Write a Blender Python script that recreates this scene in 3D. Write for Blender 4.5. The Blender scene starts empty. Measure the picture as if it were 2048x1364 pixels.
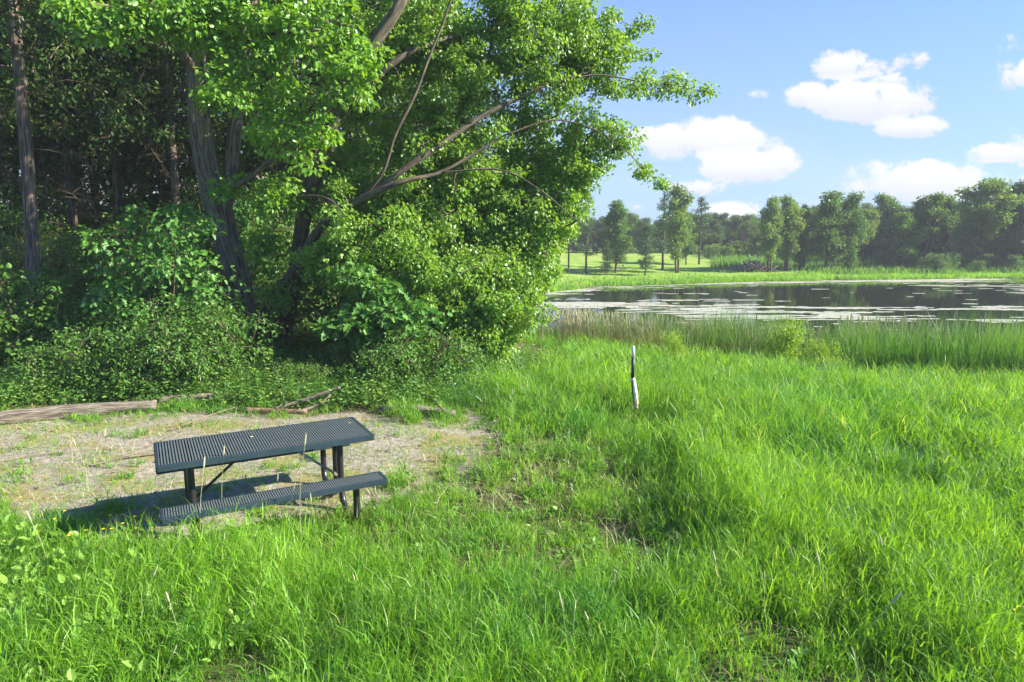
import bpy, math, random
import numpy as np

# ------------------------------------------------------------------ camera, sky, sun, exposure
PITCH = 0.16032
CAMZ = 2.6466
F = 1365.0                       # focal length in pixels of the 2048 wide photograph
sc = bpy.context.scene
col = sc.collection
cd = bpy.data.cameras.new('camera')
cam = bpy.data.objects.new('camera', cd)
col.objects.link(cam)
cam.location = (0, 0, CAMZ)
cam.rotation_euler = (math.pi/2 - PITCH, 0, 0)
cd.sensor_width = 36.0
cd.lens = 36.0*F/2048.0
cd.clip_start = 0.05
cd.clip_end = 6000
sc.camera = cam
sc.view_settings.view_transform = 'Standard'
sc.view_settings.look = 'None'
sc.view_settings.exposure = 1.84
sc.view_settings.gamma = 1.0
sc.render.resolution_x, sc.render.resolution_y = 1024, 682
sc.cycles.max_bounces = 6
sc.cycles.diffuse_bounces = 3
sc.cycles.transmission_bounces = 3
sc.cycles.glossy_bounces = 3
sc.cycles.caustics_reflective = False
sc.cycles.caustics_refractive = False

SUN_EL = math.radians(32)
SUN_D = (0.995, -0.10)           # horizontal direction towards the sun
sl = bpy.data.lights.new('sun', 'SUN')
sun = bpy.data.objects.new('sun', sl)
col.objects.link(sun)
sl.energy = 4.4
sl.angle = math.radians(0.5)
sl.color = (1.0, 0.90, 0.74)
from mathutils import Vector
sv = Vector((SUN_D[0]*math.cos(SUN_EL), SUN_D[1]*math.cos(SUN_EL), math.sin(SUN_EL)))
sun.rotation_euler = sv.to_track_quat('Z', 'Y').to_euler()
sun.location = (20, -10, 15)

def ray(u, v):
    a = (u-1024)/F; b = (682-v)/F
    c, s = math.cos(PITCH), math.sin(PITCH)
    return np.array([a, c+b*s, -s+b*c])
def P(u, v, d):
    """the point d metres down the view, seen at photograph pixel (u, v)"""
    r = ray(u, v); t = d/r[1]
    return np.array([r[0]*t, d, CAMZ+r[2]*t])

# ------------------------------------------------------------------ node helpers
class NT:
    def __init__(s, tree): s.t = tree; s.n = tree.nodes; s.l = tree.links
    def new(s, typ, **kw):
        n = s.n.new(typ)
        for k, v in kw.items(): setattr(n, k, v)
        return n
    def put(s, sock, v):
        if isinstance(v, bpy.types.NodeSocket): s.l.new(v, sock)
        elif v is not None:
            if hasattr(sock.default_value, '__len__') and not hasattr(v, '__len__'): v = [v]*len(sock.default_value)
            if hasattr(v, '__len__') and hasattr(sock.default_value, '__len__') and len(sock.default_value) == 4 and len(v) == 3: v = tuple(v)+(1,)
            sock.default_value = v
    def math(s, op, a, b=None, c=None, clamp=False):
        n = s.new('ShaderNodeMath', operation=op); n.use_clamp = clamp
        s.put(n.inputs[0], a)
        if b is not None: s.put(n.inputs[1], b)
        if c is not None: s.put(n.inputs[2], c)
        return n.outputs[0]
    def mix(s, f, a, b, blend='MIX'):
        n = s.new('ShaderNodeMix', data_type='RGBA', blend_type=blend)
        s.put(n.inputs[0], f); s.put(n.inputs[6], a); s.put(n.inputs[7], b)
        return n.outputs[2]
    def noise(s, vec, scale, detail=4, rough=0.55, dist=0.0):
        n = s.new('ShaderNodeTexNoise')
        if vec is not None: s.l.new(vec, n.inputs['Vector'])
        n.inputs['Scale'].default_value = scale; n.inputs['Detail'].default_value = detail
        n.inputs['Roughness'].default_value = rough; n.inputs['Distortion'].default_value = dist
        return n.outputs['Fac']
    def ramp(s, f, stops, interp='LINEAR'):
        n = s.new('ShaderNodeValToRGB'); s.put(n.inputs[0], f)
        e = n.color_ramp; e.interpolation = interp
        while len(e.elements) < len(stops): e.elements.new(0.5)
        for el, (p, c) in zip(e.elements, stops):
            el.position = p; el.color = (c, c, c, 1) if not hasattr(c, '__len__') else tuple(c)+(1,)
        return n.outputs[0]
    def sstep(s, x, a, b):
        n = s.new('ShaderNodeMapRange', interpolation_type='SMOOTHSTEP')
        s.put(n.inputs[0], x); n.inputs[1].default_value = a; n.inputs[2].default_value = b
        return n.outputs[0]
    def attr(s, name):
        return s.new('ShaderNodeAttribute', attribute_name=name)
    def scale(s, vec, v3):
        n = s.new('ShaderNodeVectorMath', operation='MULTIPLY'); s.l.new(vec, n.inputs[0]); n.inputs[1].default_value = v3
        return n.outputs[0]

# ------------------------------------------------------------------ world: sky texture and clouds
w = bpy.data.worlds.new('World'); sc.world = w; w.use_nodes = True
N = NT(w.node_tree)
bg = N.n['Background']
sky = N.new('ShaderNodeTexSky', sky_type='NISHITA')
sky.sun_disc = False; sky.sun_elevation = SUN_EL
sky.sun_rotation = math.atan2(SUN_D[0], SUN_D[1])
sky.air_density = 1.0; sky.dust_density = 0.4; sky.ozone_density = 2.0
tc = N.new('ShaderNodeTexCoord').outputs['Generated']
sep = N.new('ShaderNodeSeparateXYZ'); N.l.new(tc, sep.inputs[0])
yy = N.math('MAXIMUM', sep.outputs[1], 0.02)
uu = N.math('DIVIDE', sep.outputs[0], yy); ww = N.math('DIVIDE', sep.outputs[2], yy)
comb = N.new('ShaderNodeCombineXYZ'); N.l.new(uu, comb.inputs[0]); N.l.new(ww, comb.inputs[1])
cuv = comb.outputs[0]
nz = N.math('ADD', N.math('MULTIPLY', N.noise(N.scale(cuv, (1, 1.35, 1)), 11.0, 8, 0.60, 0.15), .66), N.math('MULTIPLY', N.noise(N.scale(cuv, (1, 1.2, 1)), 30.0, 9, 0.72, .4), .40))
nz2 = N.noise(N.scale(cuv, (1, 1.9, 1)), 3.0, 4, 0.5)
clouds = [  # u, v centre, half width, half height up, half height down, strength
    (1705, 138, 85, 42, 30, 1), (1735, 205, 130, 62, 50, 1), (1640, 195, 95, 35, 28, .8), (1822, 118, 55, 24, 22, .62), (1525, 190, 42, 14, 14, .6),
    (1825, 256, 80, 26, 24, .85), (1420, 285, 140, 52, 45, 1), (1500, 330, 130, 42, 45, 1), (1300, 272, 70, 22, 25, .75),
    (1130, 350, 60, 60, 50, .9), (1985, 310, 75, 28, 25, .95), (1870, 360, 190, 50, 50, .85), (2030, 150, 60, 40, 40, .8), (1470, 425, 70, 24, 30, .75),
    (1390, 375, 70, 20, 18, .6), (2020, 95, 50, 30, 30, .3), (1270, 415, 25, 12, 12, .55), (2150, 300, 160, 60, 50, .9),
    (300, 380, 700, 120, 120, .8), (700, 120, 300, 60, 60, .8)]
tot = None; topv = None
for (u, v, a, bu, bd, st) in clouds:
    r = ray(u, v); u0, w0 = r[0]/r[1], r[2]/r[1]
    dx = N.math('DIVIDE', N.math('SUBTRACT', uu, u0), a*1.10/F)
    dw = N.math('SUBTRACT', ww, w0)
    up = N.math('MAXIMUM', N.math('DIVIDE', dw, bu*1.1/F), N.math('DIVIDE', dw, -bd*1.06/F))
    q = N.math('ADD', N.math('MULTIPLY', dx, dx), N.math('MULTIPLY', up, up))
    val = N.math('MULTIPLY', N.math('SUBTRACT', 1.0, q, clamp=True), st)
    tot = val if tot is None else N.math('MAXIMUM', tot, val)
    hv = N.math('MULTIPLY', N.math('POWER', val, .5), N.sstep(dw, -bd*.9/F, bu*.5/F))
    topv = hv if topv is None else N.math('MAXIMUM', topv, hv)
d0 = N.math('ADD', tot, N.math('MULTIPLY', N.math('SUBTRACT', nz, 0.5), 3.9))
mask = N.math('MULTIPLY', N.sstep(d0, 0.34, 0.74), N.sstep(tot, 0.0, 0.25))
# thin veil near the horizon
veil = N.math('MULTIPLY', N.sstep(ww, 0.20, 0.0), N.sstep(nz2, 0.35, 0.75))
shade = N.math('ADD', N.math('MULTIPLY', N.math('SUBTRACT', nz, .35), 1.0), N.math('MULTIPLY', topv, 0.95), clamp=True)
ccol = N.mix(shade, (3.25, 3.5, 4.2), (4.6, 4.6, 4.7))
skyc = N.mix(1.0, sky.outputs[0], (0.44, 0.73, 1.15), 'MULTIPLY')
skyc = N.mix(N.math('MULTIPLY', N.sstep(ww, 0.70, 0.0), 0.70), skyc, (2.35, 3.05, 4.35))
c1 = N.mix(N.math('MULTIPLY', veil, 0.45), skyc, ccol)
c2 = N.mix(N.math('MULTIPLY', mask, 0.96), c1, ccol)
N.l.new(c2, bg.inputs[0]); bg.inputs[1].default_value = 0.063

# ------------------------------------------------------------------ numpy helpers
rng = np.random.default_rng(7)
random.seed(7)
def hash3(ix, iy, iz):
    n = (ix.astype(np.int64)*374761393 + iy.astype(np.int64)*668265263 + iz.astype(np.int64)*2147483647) & 0xffffffff
    n = ((n ^ (n >> 13))*1274126177) & 0xffffffff
    return ((n ^ (n >> 16)) & 0xffff)/65535.0
def vnoise(x, y, z=0.0):
    x, y, z = np.broadcast_arrays(np.asarray(x, float), np.asarray(y, float), np.asarray(z, float))
    xi, yi, zi = np.floor(x), np.floor(y), np.floor(z)
    fx, fy, fz = x-xi, y-yi, z-zi
    fx, fy, fz = [f*f*(3-2*f) for f in (fx, fy, fz)]
    r = 0
    for a in (0, 1):
        for b in (0, 1):
            for c in (0, 1):
                r = r + hash3(xi+a, yi+b, zi+c)*(fx if a else 1-fx)*(fy if b else 1-fy)*(fz if c else 1-fz)
    return r
def fbm(x, y, z=0.0, o=4):
    s = 0; a = 0.5; t = 0
    for k in range(o):
        s = s + a*vnoise(np.asarray(x)*2**k+17.3*k, np.asarray(y)*2**k+5.1*k, np.asarray(z)*2**k+3.7*k); t += a; a *= 0.5
    return s/t
def smooth(a, b, x):
    t = np.clip((x-a)/(b-a), 0, 1); return t*t*(3-2*t)
def polydist(x, y, poly):
    """signed distance to a polygon, positive inside"""
    x = np.asarray(x, float); y = np.asarray(y, float)
    d = np.full(x.shape, 1e9); ins = np.zeros(x.shape, bool)
    n = len(poly)
    for i in range(n):
        x0, y0 = poly[i]; x1, y1 = poly[(i+1) % n]
        ex, ey = x1-x0, y1-y0
        t = np.clip(((x-x0)*ex+(y-y0)*ey)/(ex*ex+ey*ey), 0, 1)
        d = np.minimum(d, np.hypot(x-x0-t*ex, y-y0-t*ey))
        c = ((y0 > y) != (y1 > y))
        with np.errstate(divide='ignore', invalid='ignore'):
            xi = x0+(y-y0)*ex/(ey if ey != 0 else 1e-9)
        ins ^= (c & (x < xi))
    return np.where(ins, d, -d)

WATER = -1.9
def shore_near(x):
    return np.interp(x, [-20, 0, 2.6, 8, 14.2, 22, 60, 400], [29, 28.5, 28, 23.8, 18.7, 14, 8, 5])
def shore_far(x):
    return np.interp(x, [-40, 2.8, 7.3, 21.7, 50.6, 80, 400], [49, 51, 56, 61.5, 67, 70, 80])
def terrain(x, y):
    x = np.asarray(x, float); y = np.asarray(y, float)
    yn = shore_near(x); yf = shore_far(x)
    y0 = np.minimum(9.0, yn-7)
    t = np.clip((y-y0)/(yn-y0), 0, 1)
    east = smooth(-5.0, 2.0, x)
    drop = (0.55*t+0.45*smooth(0, 1, t))*east
    zn = -1.88*drop
    # pond bed
    inside = np.minimum(np.minimum(y-yn, yf-y), (x+3.0)*1.2)
    bed = np.clip(inside, 0, 3)*0.28
    zf = WATER+0.02+np.clip(y-yf, 0, 400)*0.042
    zf = np.minimum(zf, -0.55)+np.where(x < 30, 0.22*fbm(x*.07, y*.07, 3)*smooth(0, 20, y-yf), 0)
    m = smooth(-14, -2, x)
    zfar = np.where(y > (yn+yf)/2, zf, zn)
    z = np.where(y > (yn+yf)/2, zf*m+(-0.5)*(1-m), zn)
    z = z-np.where(inside > 0, bed, 0)
    # little bumps on dry land
    dry = smooth(0.3, -1.5, inside)
    z = z+dry*(0.10*(fbm(x*.45, y*.45)-.5)+0.03*(fbm(x*2.1, y*2.1, 5)-.5))
    far = smooth(90, 400, np.hypot(x, y))
    return z*(1-far)+(-0.6)*far
CLEAR = [(-12, 10.2), (-7, 10.1), (-4.9, 10.25), (-2.6, 10.1), (-0.7, 9.55), (-0.05, 8.6), (-0.35, 7.5), (-1.1, 6.5), (-1.9, 5.7), (-2.8, 5.15), (-4.0, 5.4), (-5.2, 5.95), (-12, 6.2)]
WOOD = [(-60, 10.2), (-9, 10.0), (-4.5, 10.3), (-1.5, 9.95), (-0.5, 10.9), (0.4, 13.3), (1.3, 16), (1.6, 22), (-2, 30), (-60, 60)]
def sandmask(x, y):
    n = fbm(np.asarray(x)*1.3, np.asarray(y)*1.3, 9.0)
    d = polydist(x, y, CLEAR)
    n2_ = fbm(np.asarray(x)*4.2, np.asarray(y)*4.2, 19.0, 3)
    return smooth(-0.45, 0.55, d+(n-.5)*2.0+(n2_-.5)*1.3-.1)
def woodmask(x, y):
    return smooth(-0.4, 0.4, polydist(x, y, WOOD)+(fbm(np.asarray(x), np.asarray(y), 4)-.5)*1.2)

def build(name, V, loops, totals, mats, parent=None, attrs=None, matidx=None, smooth_shade=False, vec=None):
    me = bpy.data.meshes.new(name)
    V = np.asarray(V, np.float32); loops = np.asarray(loops, np.int32); totals = np.asarray(totals, np.int32)
    me.vertices.add(len(V)); me.vertices.foreach_set('co', V.ravel())
    me.loops.add(len(loops)); me.loops.foreach_set('vertex_index', loops)
    me.polygons.add(len(totals))
    me.polygons.foreach_set('loop_start', np.concatenate([[0], np.cumsum(totals)[:-1]]).astype(np.int32))
    me.polygons.foreach_set('loop_total', totals)
    if not isinstance(mats, (list, tuple)): mats = [mats]
    for m in mats: me.materials.append(m)
    if matidx is not None: me.polygons.foreach_set('material_index', np.asarray(matidx, np.int32))
    me.polygons.foreach_set('use_smooth', np.full(len(totals), smooth_shade, bool))
    for k, a in (attrs or {}).items():
        at = me.attributes.new(k, 'FLOAT', 'POINT'); at.data.foreach_set('value', np.asarray(a, np.float32))
    for k, a in (vec or {}).items():
        at = me.attributes.new(k, 'FLOAT_VECTOR', 'POINT'); at.data.foreach_set('vector', np.asarray(a, np.float32).ravel())
    me.update(calc_edges=True)
    o = bpy.data.objects.new(name, me); col.objects.link(o)
    if parent is not None: o.parent = parent
    return o
def tag(o, label=None, cat=None, group=None, kind=None):
    if label: o['label'] = label
    if cat: o['category'] = cat
    if group: o['group'] = group
    if kind: o['kind'] = kind
    return o
def empty(name, loc=(0, 0, 0), label=None, cat=None, group=None, rz=0):
    o = bpy.data.objects.new(name, None); col.objects.link(o)
    o.location = loc; o.rotation_euler = (0, 0, rz); o.empty_display_size = 0.2
    return tag(o, label, cat, group)
def copy_tree(o, loc, rz=0.0, s=1.0, label=None, group=None, sz=None, cat=None):
    c = o.copy(); col.objects.link(c)
    c.location = loc; c.rotation_euler = (0, 0, rz); c.scale = (s, s, sz if sz else s)
    if label: c['label'] = label
    if group: c['group'] = group
    if cat: c['category'] = cat
    for ch in list(o.children):
        d = ch.copy(); col.objects.link(d); d.parent = c
    return c

class Geo:
    """collects pieces and links them as one mesh"""
    def __init__(s): s.V = []; s.L = []; s.T = []; s.R = []; s.B = []; s.n = 0
    def add(s, V, loops, totals, rnd=0.5, bark=None):
        V = np.asarray(V, np.float32)
        s.V.append(V); s.L.append(np.asarray(loops, np.int64)+s.n); s.T.append(np.asarray(totals, np.int64))
        s.R.append(np.broadcast_to(np.asarray(rnd, np.float32), (len(V),)).astype(np.float32))
        s.B.append(V if bark is None else np.asarray(bark, np.float32)); s.n += len(V)
    def link(s, name, mat, parent=None, smooth_shade=False):
        return build(name, np.concatenate(s.V), np.concatenate(s.L), np.concatenate(s.T), mat, parent,
                     {'rnd': np.concatenate(s.R)}, smooth_shade=smooth_shade, vec={'bark': np.concatenate(s.B)})

def catmull(pts, n=6):
    pts = np.asarray(pts, float)
    if len(pts) < 3:
        t = np.linspace(0, 1, n+1)[:, None]; return pts[0]*(1-t)+pts[-1]*t
    p = np.vstack([2*pts[0]-pts[1], pts, 2*pts[-1]-pts[-2]])
    out = []
    for i in range(1, len(p)-2):
        for k in range(n):
            t = k/n
            out.append(0.5*((2*p[i])+(-p[i-1]+p[i+1])*t+(2*p[i-1]-5*p[i]+4*p[i+1]-p[i+2])*t*t+(-p[i-1]+3*p[i]-3*p[i+1]+p[i+2])*t**3))
    out.append(p[-2]); return np.array(out)
def tube(g, pts, radii, sides=8, rough=0.0, fis=0, cap=True, seed=0.0, rnd=0.5):
    pts = np.asarray(pts, float); n = len(pts)
    radii = np.broadcast_to(np.asarray(radii, float), (n,))
    tan = np.gradient(pts, axis=0); tan /= np.linalg.norm(tan, axis=1)[:, None]+1e-9
    up = np.array([0, 0, 1.0]) if abs(tan[0, 2]) < .9 else np.array([1.0, 0, 0])
    a = np.cross(tan[0], up); a /= np.linalg.norm(a)
    A = [a]
    for i in range(1, n):
        v = A[-1]-tan[i]*np.dot(A[-1], tan[i]); A.append(v/np.linalg.norm(v))
    A = np.array(A); B = np.cross(tan, A)
    th = np.linspace(0, 2*np.pi, sides, endpoint=False)
    ct, st = np.cos(th), np.sin(th)
    ln = np.concatenate([[0], np.cumsum(np.linalg.norm(np.diff(pts, axis=0), axis=1))])
    R = radii[:, None]*np.ones((1, sides))
    bk = np.stack([ct[None, :]*radii[:, None], st[None, :]*radii[:, None], np.repeat(ln[:, None], sides, 1)], 2)
    if rough: R = R*(1+rough*(fbm(ct[None]*2+seed, st[None]*2, ln[:, None]*1.3, 3)*2-1))
    if fis:
        r0 = max(radii.mean(), .03)
        f = vnoise(ct[None]*fis/6+fbm(ct[None]*2, st[None]*2, ln[:, None]*3, 2)*1.2, st[None]*fis/6+seed, ln[:, None]*2.2)
        R = R+r0*0.13*(np.abs(f*2-1)-0.5)
    V = pts[:, None, :]+A[:, None, :]*(ct[None, :, None]*R[:, :, None])+B[:, None, :]*(st[None, :, None]*R[:, :, None])
    V = V.reshape(-1, 3)
    i = np.arange(n-1)[:, None]*sides; j = np.arange(sides)[None, :]; k = (j+1) % sides
    q = np.stack([i+j, i+k, i+sides+k, i+sides+j], 2).reshape(-1)
    tot = np.full((n-1)*sides, 4)
    if cap:
        q = np.concatenate([q, np.arange(sides)[::-1], (n-1)*sides+np.arange(sides)]); tot = np.concatenate([tot, [sides, sides]])
    g.add(V, q, tot, rnd, bk.reshape(-1, 3))
def frusta(g, p0, p1, r0, r1, sides=4, rnd=0.5):
    """many straight twig pieces at once"""
    p0 = np.asarray(p0, float); p1 = np.asarray(p1, float); n = len(p0)
    if n == 0: return
    r0 = np.broadcast_to(r0, (n,)); r1 = np.broadcast_to(r1, (n,))
    t = p1-p0; L = np.linalg.norm(t, axis=1)+1e-9; t = t/L[:, None]
    up = np.where(np.abs(t[:, 2:3]) < .9, np.array([[0, 0, 1.0]]), np.array([[1.0, 0, 0]]))
    a = np.cross(t, up); a /= np.linalg.norm(a, axis=1)[:, None]+1e-9; b = np.cross(t, a)
    th = np.linspace(0, 2*np.pi, sides, endpoint=False)
    ring = a[:, None, :]*np.cos(th)[None, :, None]+b[:, None, :]*np.sin(th)[None, :, None]
    V = np.concatenate([(p0-t*L[:, None]*.02)[:, None, :]+ring*r0[:, None, None], p1[:, None, :]+ring*r1[:, None, None]], 1)
    j = np.arange(sides); k = (j+1) % sides
    q = np.stack([j, k, sides+k, sides+j], 1).reshape(-1)
    loops = (np.arange(n)[:, None]*2*sides+q[None]).reshape(-1)
    bk = np.concatenate([np.repeat(np.stack([np.cos(th), np.sin(th), 0*th], 1)[None]*.02, n, 0), np.repeat(np.stack([np.cos(th), np.sin(th), 0*th], 1)[None]*.02, n, 0)], 1)
    bk[:, sides:, 2] = L[:, None]
    bk[:, :, 0] += rng.random((n, 1))*3
    g.add(V.reshape(-1, 3), loops, np.full(n*sides, 4), rnd, bk.reshape(-1, 3))

def leafT(half, lift=0.25, droop=0.0):
    """two half-leaf polygons folded along the midrib; leaf runs along +y, normal +z"""
    h = np.array(half, float); n = len(h)
    inner = h[1:-1]
    V = [(x, y, abs(x)*lift-droop*y*y) for x, y in h]+[(-x, y, abs(x)*lift-droop*y*y) for x, y in inner]
    f1 = list(range(n)); f2 = [0]+[n-1]+[n+i for i in range(len(inner)-1, -1, -1)]
    return np.array(V), [f1, f2]
MAPLE = leafT([(0, 0), (.30, -.04), (.24, .18), (.56, .40), (.24, .50), (.30, .72), (0, 1.05)], .30, .12)
BROAD = leafT([(0, 0), (.30, .12), (.40, .42), (.26, .78), (0, 1.0)], .22, .15)
OVAL = leafT([(0, 0), (.26, .30), (.22, .70), (0, 1.0)], .3, .1)
NARROW = leafT([(0, 0), (.12, .30), (.08, .70), (0, 1.0)], .4, .3)
TUFT = leafT([(0, 0), (.34, .22), (.18, .40), (.36, .66), (0, 1.0)], .5, .2)
NEEDLE = leafT([(0, 0), (.16, .15), (.05, .45), (.13, .62), (0, 1.0)], .5, -.05)
def leaves(g, C, axis, normal, size, tmpl, rnd=None, aspect=1.0):
    """scatter a leaf template: C positions, axis the way it points, normal its upper side"""
    T, faces = tmpl; n = len(C)
    y = axis/(np.linalg.norm(axis, axis=1)[:, None]+1e-9)
    x = np.cross(y, normal); x /= np.linalg.norm(x, axis=1)[:, None]+1e-9
    z = np.cross(x, y)
    size = np.broadcast_to(size, (n,))
    V = C[:, None, :]+size[:, None, None]*(T[None, :, 0:1]*x[:, None, :]*aspect+T[None, :, 1:2]*y[:, None, :]+T[None, :, 2:3]*z[:, None, :])
    K = len(T)
    fl = np.concatenate([np.array(f) for f in faces]); tt = np.array([len(f) for f in faces])
    loops = (np.arange(n)[:, None]*K+fl[None]).reshape(-1)
    if rnd is None: rnd = rng.random(n)
    g.add(V.reshape(-1, 3), loops, np.tile(tt, n), np.repeat(rnd, K))
def unit(v): return v/(np.linalg.norm(v, axis=-1, keepdims=True)+1e-9)

# ------------------------------------------------------------------ materials
def material(name):
    m = bpy.data.materials.new(name); m.use_nodes = True
    m.node_tree.nodes.clear(); n = NT(m.node_tree)
    out = n.new('ShaderNodeOutputMaterial')
    return m, n, out
def leafmat(name, dark, light, yellow=None, trans=0.5, gloss=0.10, rough=0.38, scale=0.8, patch=0.55, cool=None, ythr=.86):
    m, n, out = material(name)
    r = n.attr('rnd').outputs['Fac']
    geo = n.new('ShaderNodeNewGeometry')
    big = n.noise(geo.outputs['Position'], scale, 3)
    f = n.math('ADD', n.math('MULTIPLY', n.sstep(big, .32, .68), patch), n.math('MULTIPLY', r, 1-patch))
    c = n.mix(f, dark, light)
    if cool is not None: c = n.mix(n.math('MULTIPLY', n.sstep(n.noise(geo.outputs['Position'], .33, 4, .6), .50, .62), .75), c, cool)
    if yellow is not None: c = n.mix(n.sstep(r, ythr, 1.0), c, yellow)
    d = n.new('ShaderNodeBsdfDiffuse'); n.l.new(c, d.inputs[0])
    t = n.new('ShaderNodeBsdfTranslucent'); n.l.new(n.mix(1.0, c, (1.75, 1.5, .55), 'MULTIPLY'), t.inputs[0])
    g = n.new('ShaderNodeBsdfGlossy'); g.inputs['Color'].default_value = (.9, .95, 1, 1); g.inputs['Roughness'].default_value = rough
    a = n.new('ShaderNodeMixShader'); a.inputs[0].default_value = trans*.75; n.l.new(d.outputs[0], a.inputs[1]); n.l.new(t.outputs[0], a.inputs[2])
    lw = n.new('ShaderNodeLayerWeight'); lw.inputs[0].default_value = .35
    b = n.new('ShaderNodeMixShader'); n.l.new(n.math('ADD', n.math('MULTIPLY', lw.outputs['Fresnel'], gloss*1.6), gloss*.35), b.inputs[0])
    n.l.new(a.outputs[0], b.inputs[1]); n.l.new(g.outputs[0], b.inputs[2])
    n.l.new(b.outputs[0], out.inputs[0])
    return m
def barkmat(name, dark, light, moss=None, fx=26, fz=3.5, strength=0.6):
    m, n, out = material(name)
    v = n.attr('bark').outputs['Vector']
    s = n.scale(v, (fx, fx, fz))
    a = n.noise(s, 1.0, 5, .6, .3); b = n.noise(v, 3.0, 3)
    f = n.math('MULTIPLY', n.sstep(a, .36, .64), n.math('ADD', n.math('MULTIPLY', b, .7), .5), clamp=True)
    c = n.mix(f, dark, light)
    if moss is not None: c = n.mix(n.math('MULTIPLY', n.sstep(b, .52, .72), .7), c, moss)
    p = n.new('ShaderNodeBsdfPrincipled'); n.l.new(c, p.inputs['Base Color']); p.inputs['Roughness'].default_value = .9
    bp = n.new('ShaderNodeBump'); bp.inputs['Strength'].default_value = strength; bp.inputs['Distance'].default_value = .02
    n.l.new(a, bp.inputs['Height']); n.l.new(bp.outputs[0], p.inputs['Normal']); n.l.new(p.outputs[0], out.inputs[0])
    return m
def plain(name, c, rough=.6, metal=0, bump=0, bscale=60, var=None):
    m, n, out = material(name)
    p = n.new('ShaderNodeBsdfPrincipled'); p.inputs['Roughness'].default_value = rough; p.inputs['Metallic'].default_value = metal
    tcn = n.new('ShaderNodeTexCoord').outputs['Object']
    if var is not None:
        n.l.new(n.mix(n.sstep(n.noise(tcn, 9, 5, .65), .4, .65), c, var), p.inputs['Base Color'])
    else: p.inputs['Base Color'].default_value = tuple(c)+(1,)
    if bump:
        bp = n.new('ShaderNodeBump'); bp.inputs['Strength'].default_value = bump; bp.inputs['Distance'].default_value = .004
        n.l.new(n.noise(tcn, bscale, 3), bp.inputs['Height']); n.l.new(bp.outputs[0], p.inputs['Normal'])
    n.l.new(p.outputs[0], out.inputs[0]); return m

M = {}
M['grass'] = leafmat('grass_blades', (.045, .175, .010), (.24, .475, .030), (.33, .44, .14), .62, .05, .5, .55, .34, (.09, .28, .03), .95)
M['clump'] = leafmat('dark_clump_blades', (.05, .17, .015), (.13, .32, .02), None, .55, .10, .4, .8, .3)
M['litter'] = leafmat('dead_leaf_litter', (.09, .055, .03), (.30, .21, .12), None, .2, .03)
M['paleweed'] = leafmat('pale_weed_leaves', (.13, .30, .03), (.26, .44, .07), None, .5, .05, .5, 1.5)
M['yellow'] = leafmat('yellow_petals', (.6, .5, .03), (.8, .7, .05), None, .3, .02)
M['grassdry'] = leafmat('dry_grass', (.26, .24, .13), (.44, .40, .24), None, .15, .05)
M['maple'] = leafmat('silver_maple_leaves', (.11, .25, .02), (.24, .43, .045), (.36, .48, .22), .62, .05, .5, .9, .25)
M['broad'] = leafmat('broad_tree_leaves', (.10, .25, .015), (.20, .40, .03), (.32, .48, .06), .62, .05, .5, .9, .25)
M['shrub'] = leafmat('shrub_leaves', (.04, .13, .018), (.14, .28, .04), (.28, .40, .07), .5, .04, .5, 1.1, .3)
M['oakleaf'] = leafmat('oak_leaves', (.05, .17, .025), (.13, .30, .04), (.22, .40, .06), .45, .06, .5, 1.1, .3)
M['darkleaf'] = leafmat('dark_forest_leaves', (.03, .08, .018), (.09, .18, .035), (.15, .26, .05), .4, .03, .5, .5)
M['weed'] = leafmat('weed_leaves', (.07, .19, .02), (.17, .34, .05), (.26, .40, .09), .50, .05, .5, 1.5)
M['feather'] = leafmat('feathery_leaves', (.16, .32, .03), (.30, .48, .07), None, .55, .05, .5, 1.5)
M['reed'] = leafmat('reed_blades', (.045, .16, .025), (.15, .33, .05), (.42, .38, .14), .5, .07, .4, .35)
M['reedbrown'] = leafmat('brown_reed_blades', (.09, .13, .03), (.25, .25, .10), (.40, .37, .2), .25, .05, .5, .5)
M['reedhead'] = leafmat('reed_heads', (.32, .32, .17), (.54, .53, .34), None, .12, .03, .6)
M['cathead'] = plain('cattail_brown', (.10, .05, .02), .9)
M['pine'] = leafmat('pine_needles', (.03, .085, .03), (.075, .16, .05), None, .3, .06, .5, .35)
M['farA'] = leafmat('far_leaves_mid', (.045, .125, .03), (.17, .32, .07), None, .45, .04, .5, .3, .25)
M['farB'] = leafmat('far_leaves_light', (.09, .19, .03), (.20, .33, .05), None, .5, .06, .5, .3)
M['farC'] = leafmat('far_leaves_dark', (.045, .11, .04), (.12, .22, .065), None, .3, .05, .5, .3)
M['farbare'] = leafmat('far_bare_twigs', (.12, .09, .07), (.2, .16, .13), None, .1, .02, .5, .3)
M['bark'] = barkmat('furrowed_bark', (.045, .035, .024), (.26, .21, .15), (.15, .16, .07), 24, 2.6, .9)
M['barkmaple'] = barkmat('maple_bark', (.038, .030, .021), (.15, .12, .085), (.10, .11, .05), 26, 4, .6)
M['barkpine'] = barkmat('cedar_bark', (.05, .032, .024), (.26, .20, .15), None, 30, 2.0, .8)
M['barkdark'] = barkmat('dark_bark', (.03, .022, .016), (.12, .09, .06), None, 20, 3, .5)
M['deadtwig'] = barkmat('dead_twigs', (.16, .11, .07), (.36, .27, .18), None, 30, 8, .3)
M['driftwood'] = barkmat('weathered_log', (.06, .05, .036), (.26, .225, .175), None, 70, 5.0, .9)
M['redwood'] = barkmat('red_peeled_log', (.13, .055, .04), (.38, .21, .15), None, 30, 4, .5)
M['steel'] = plain('coated_steel', (.018, .034, .048), .36, 0, .15, 220, (.026, .045, .060))
M['slat'] = plain('coated_slats', (.105, .130, .140), .34, 0, .15, 220, (.125, .150, .155))
M['frame'] = plain('black_painted_tube', (.018, .017, .020), .35, 0, .1, 150)
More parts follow.
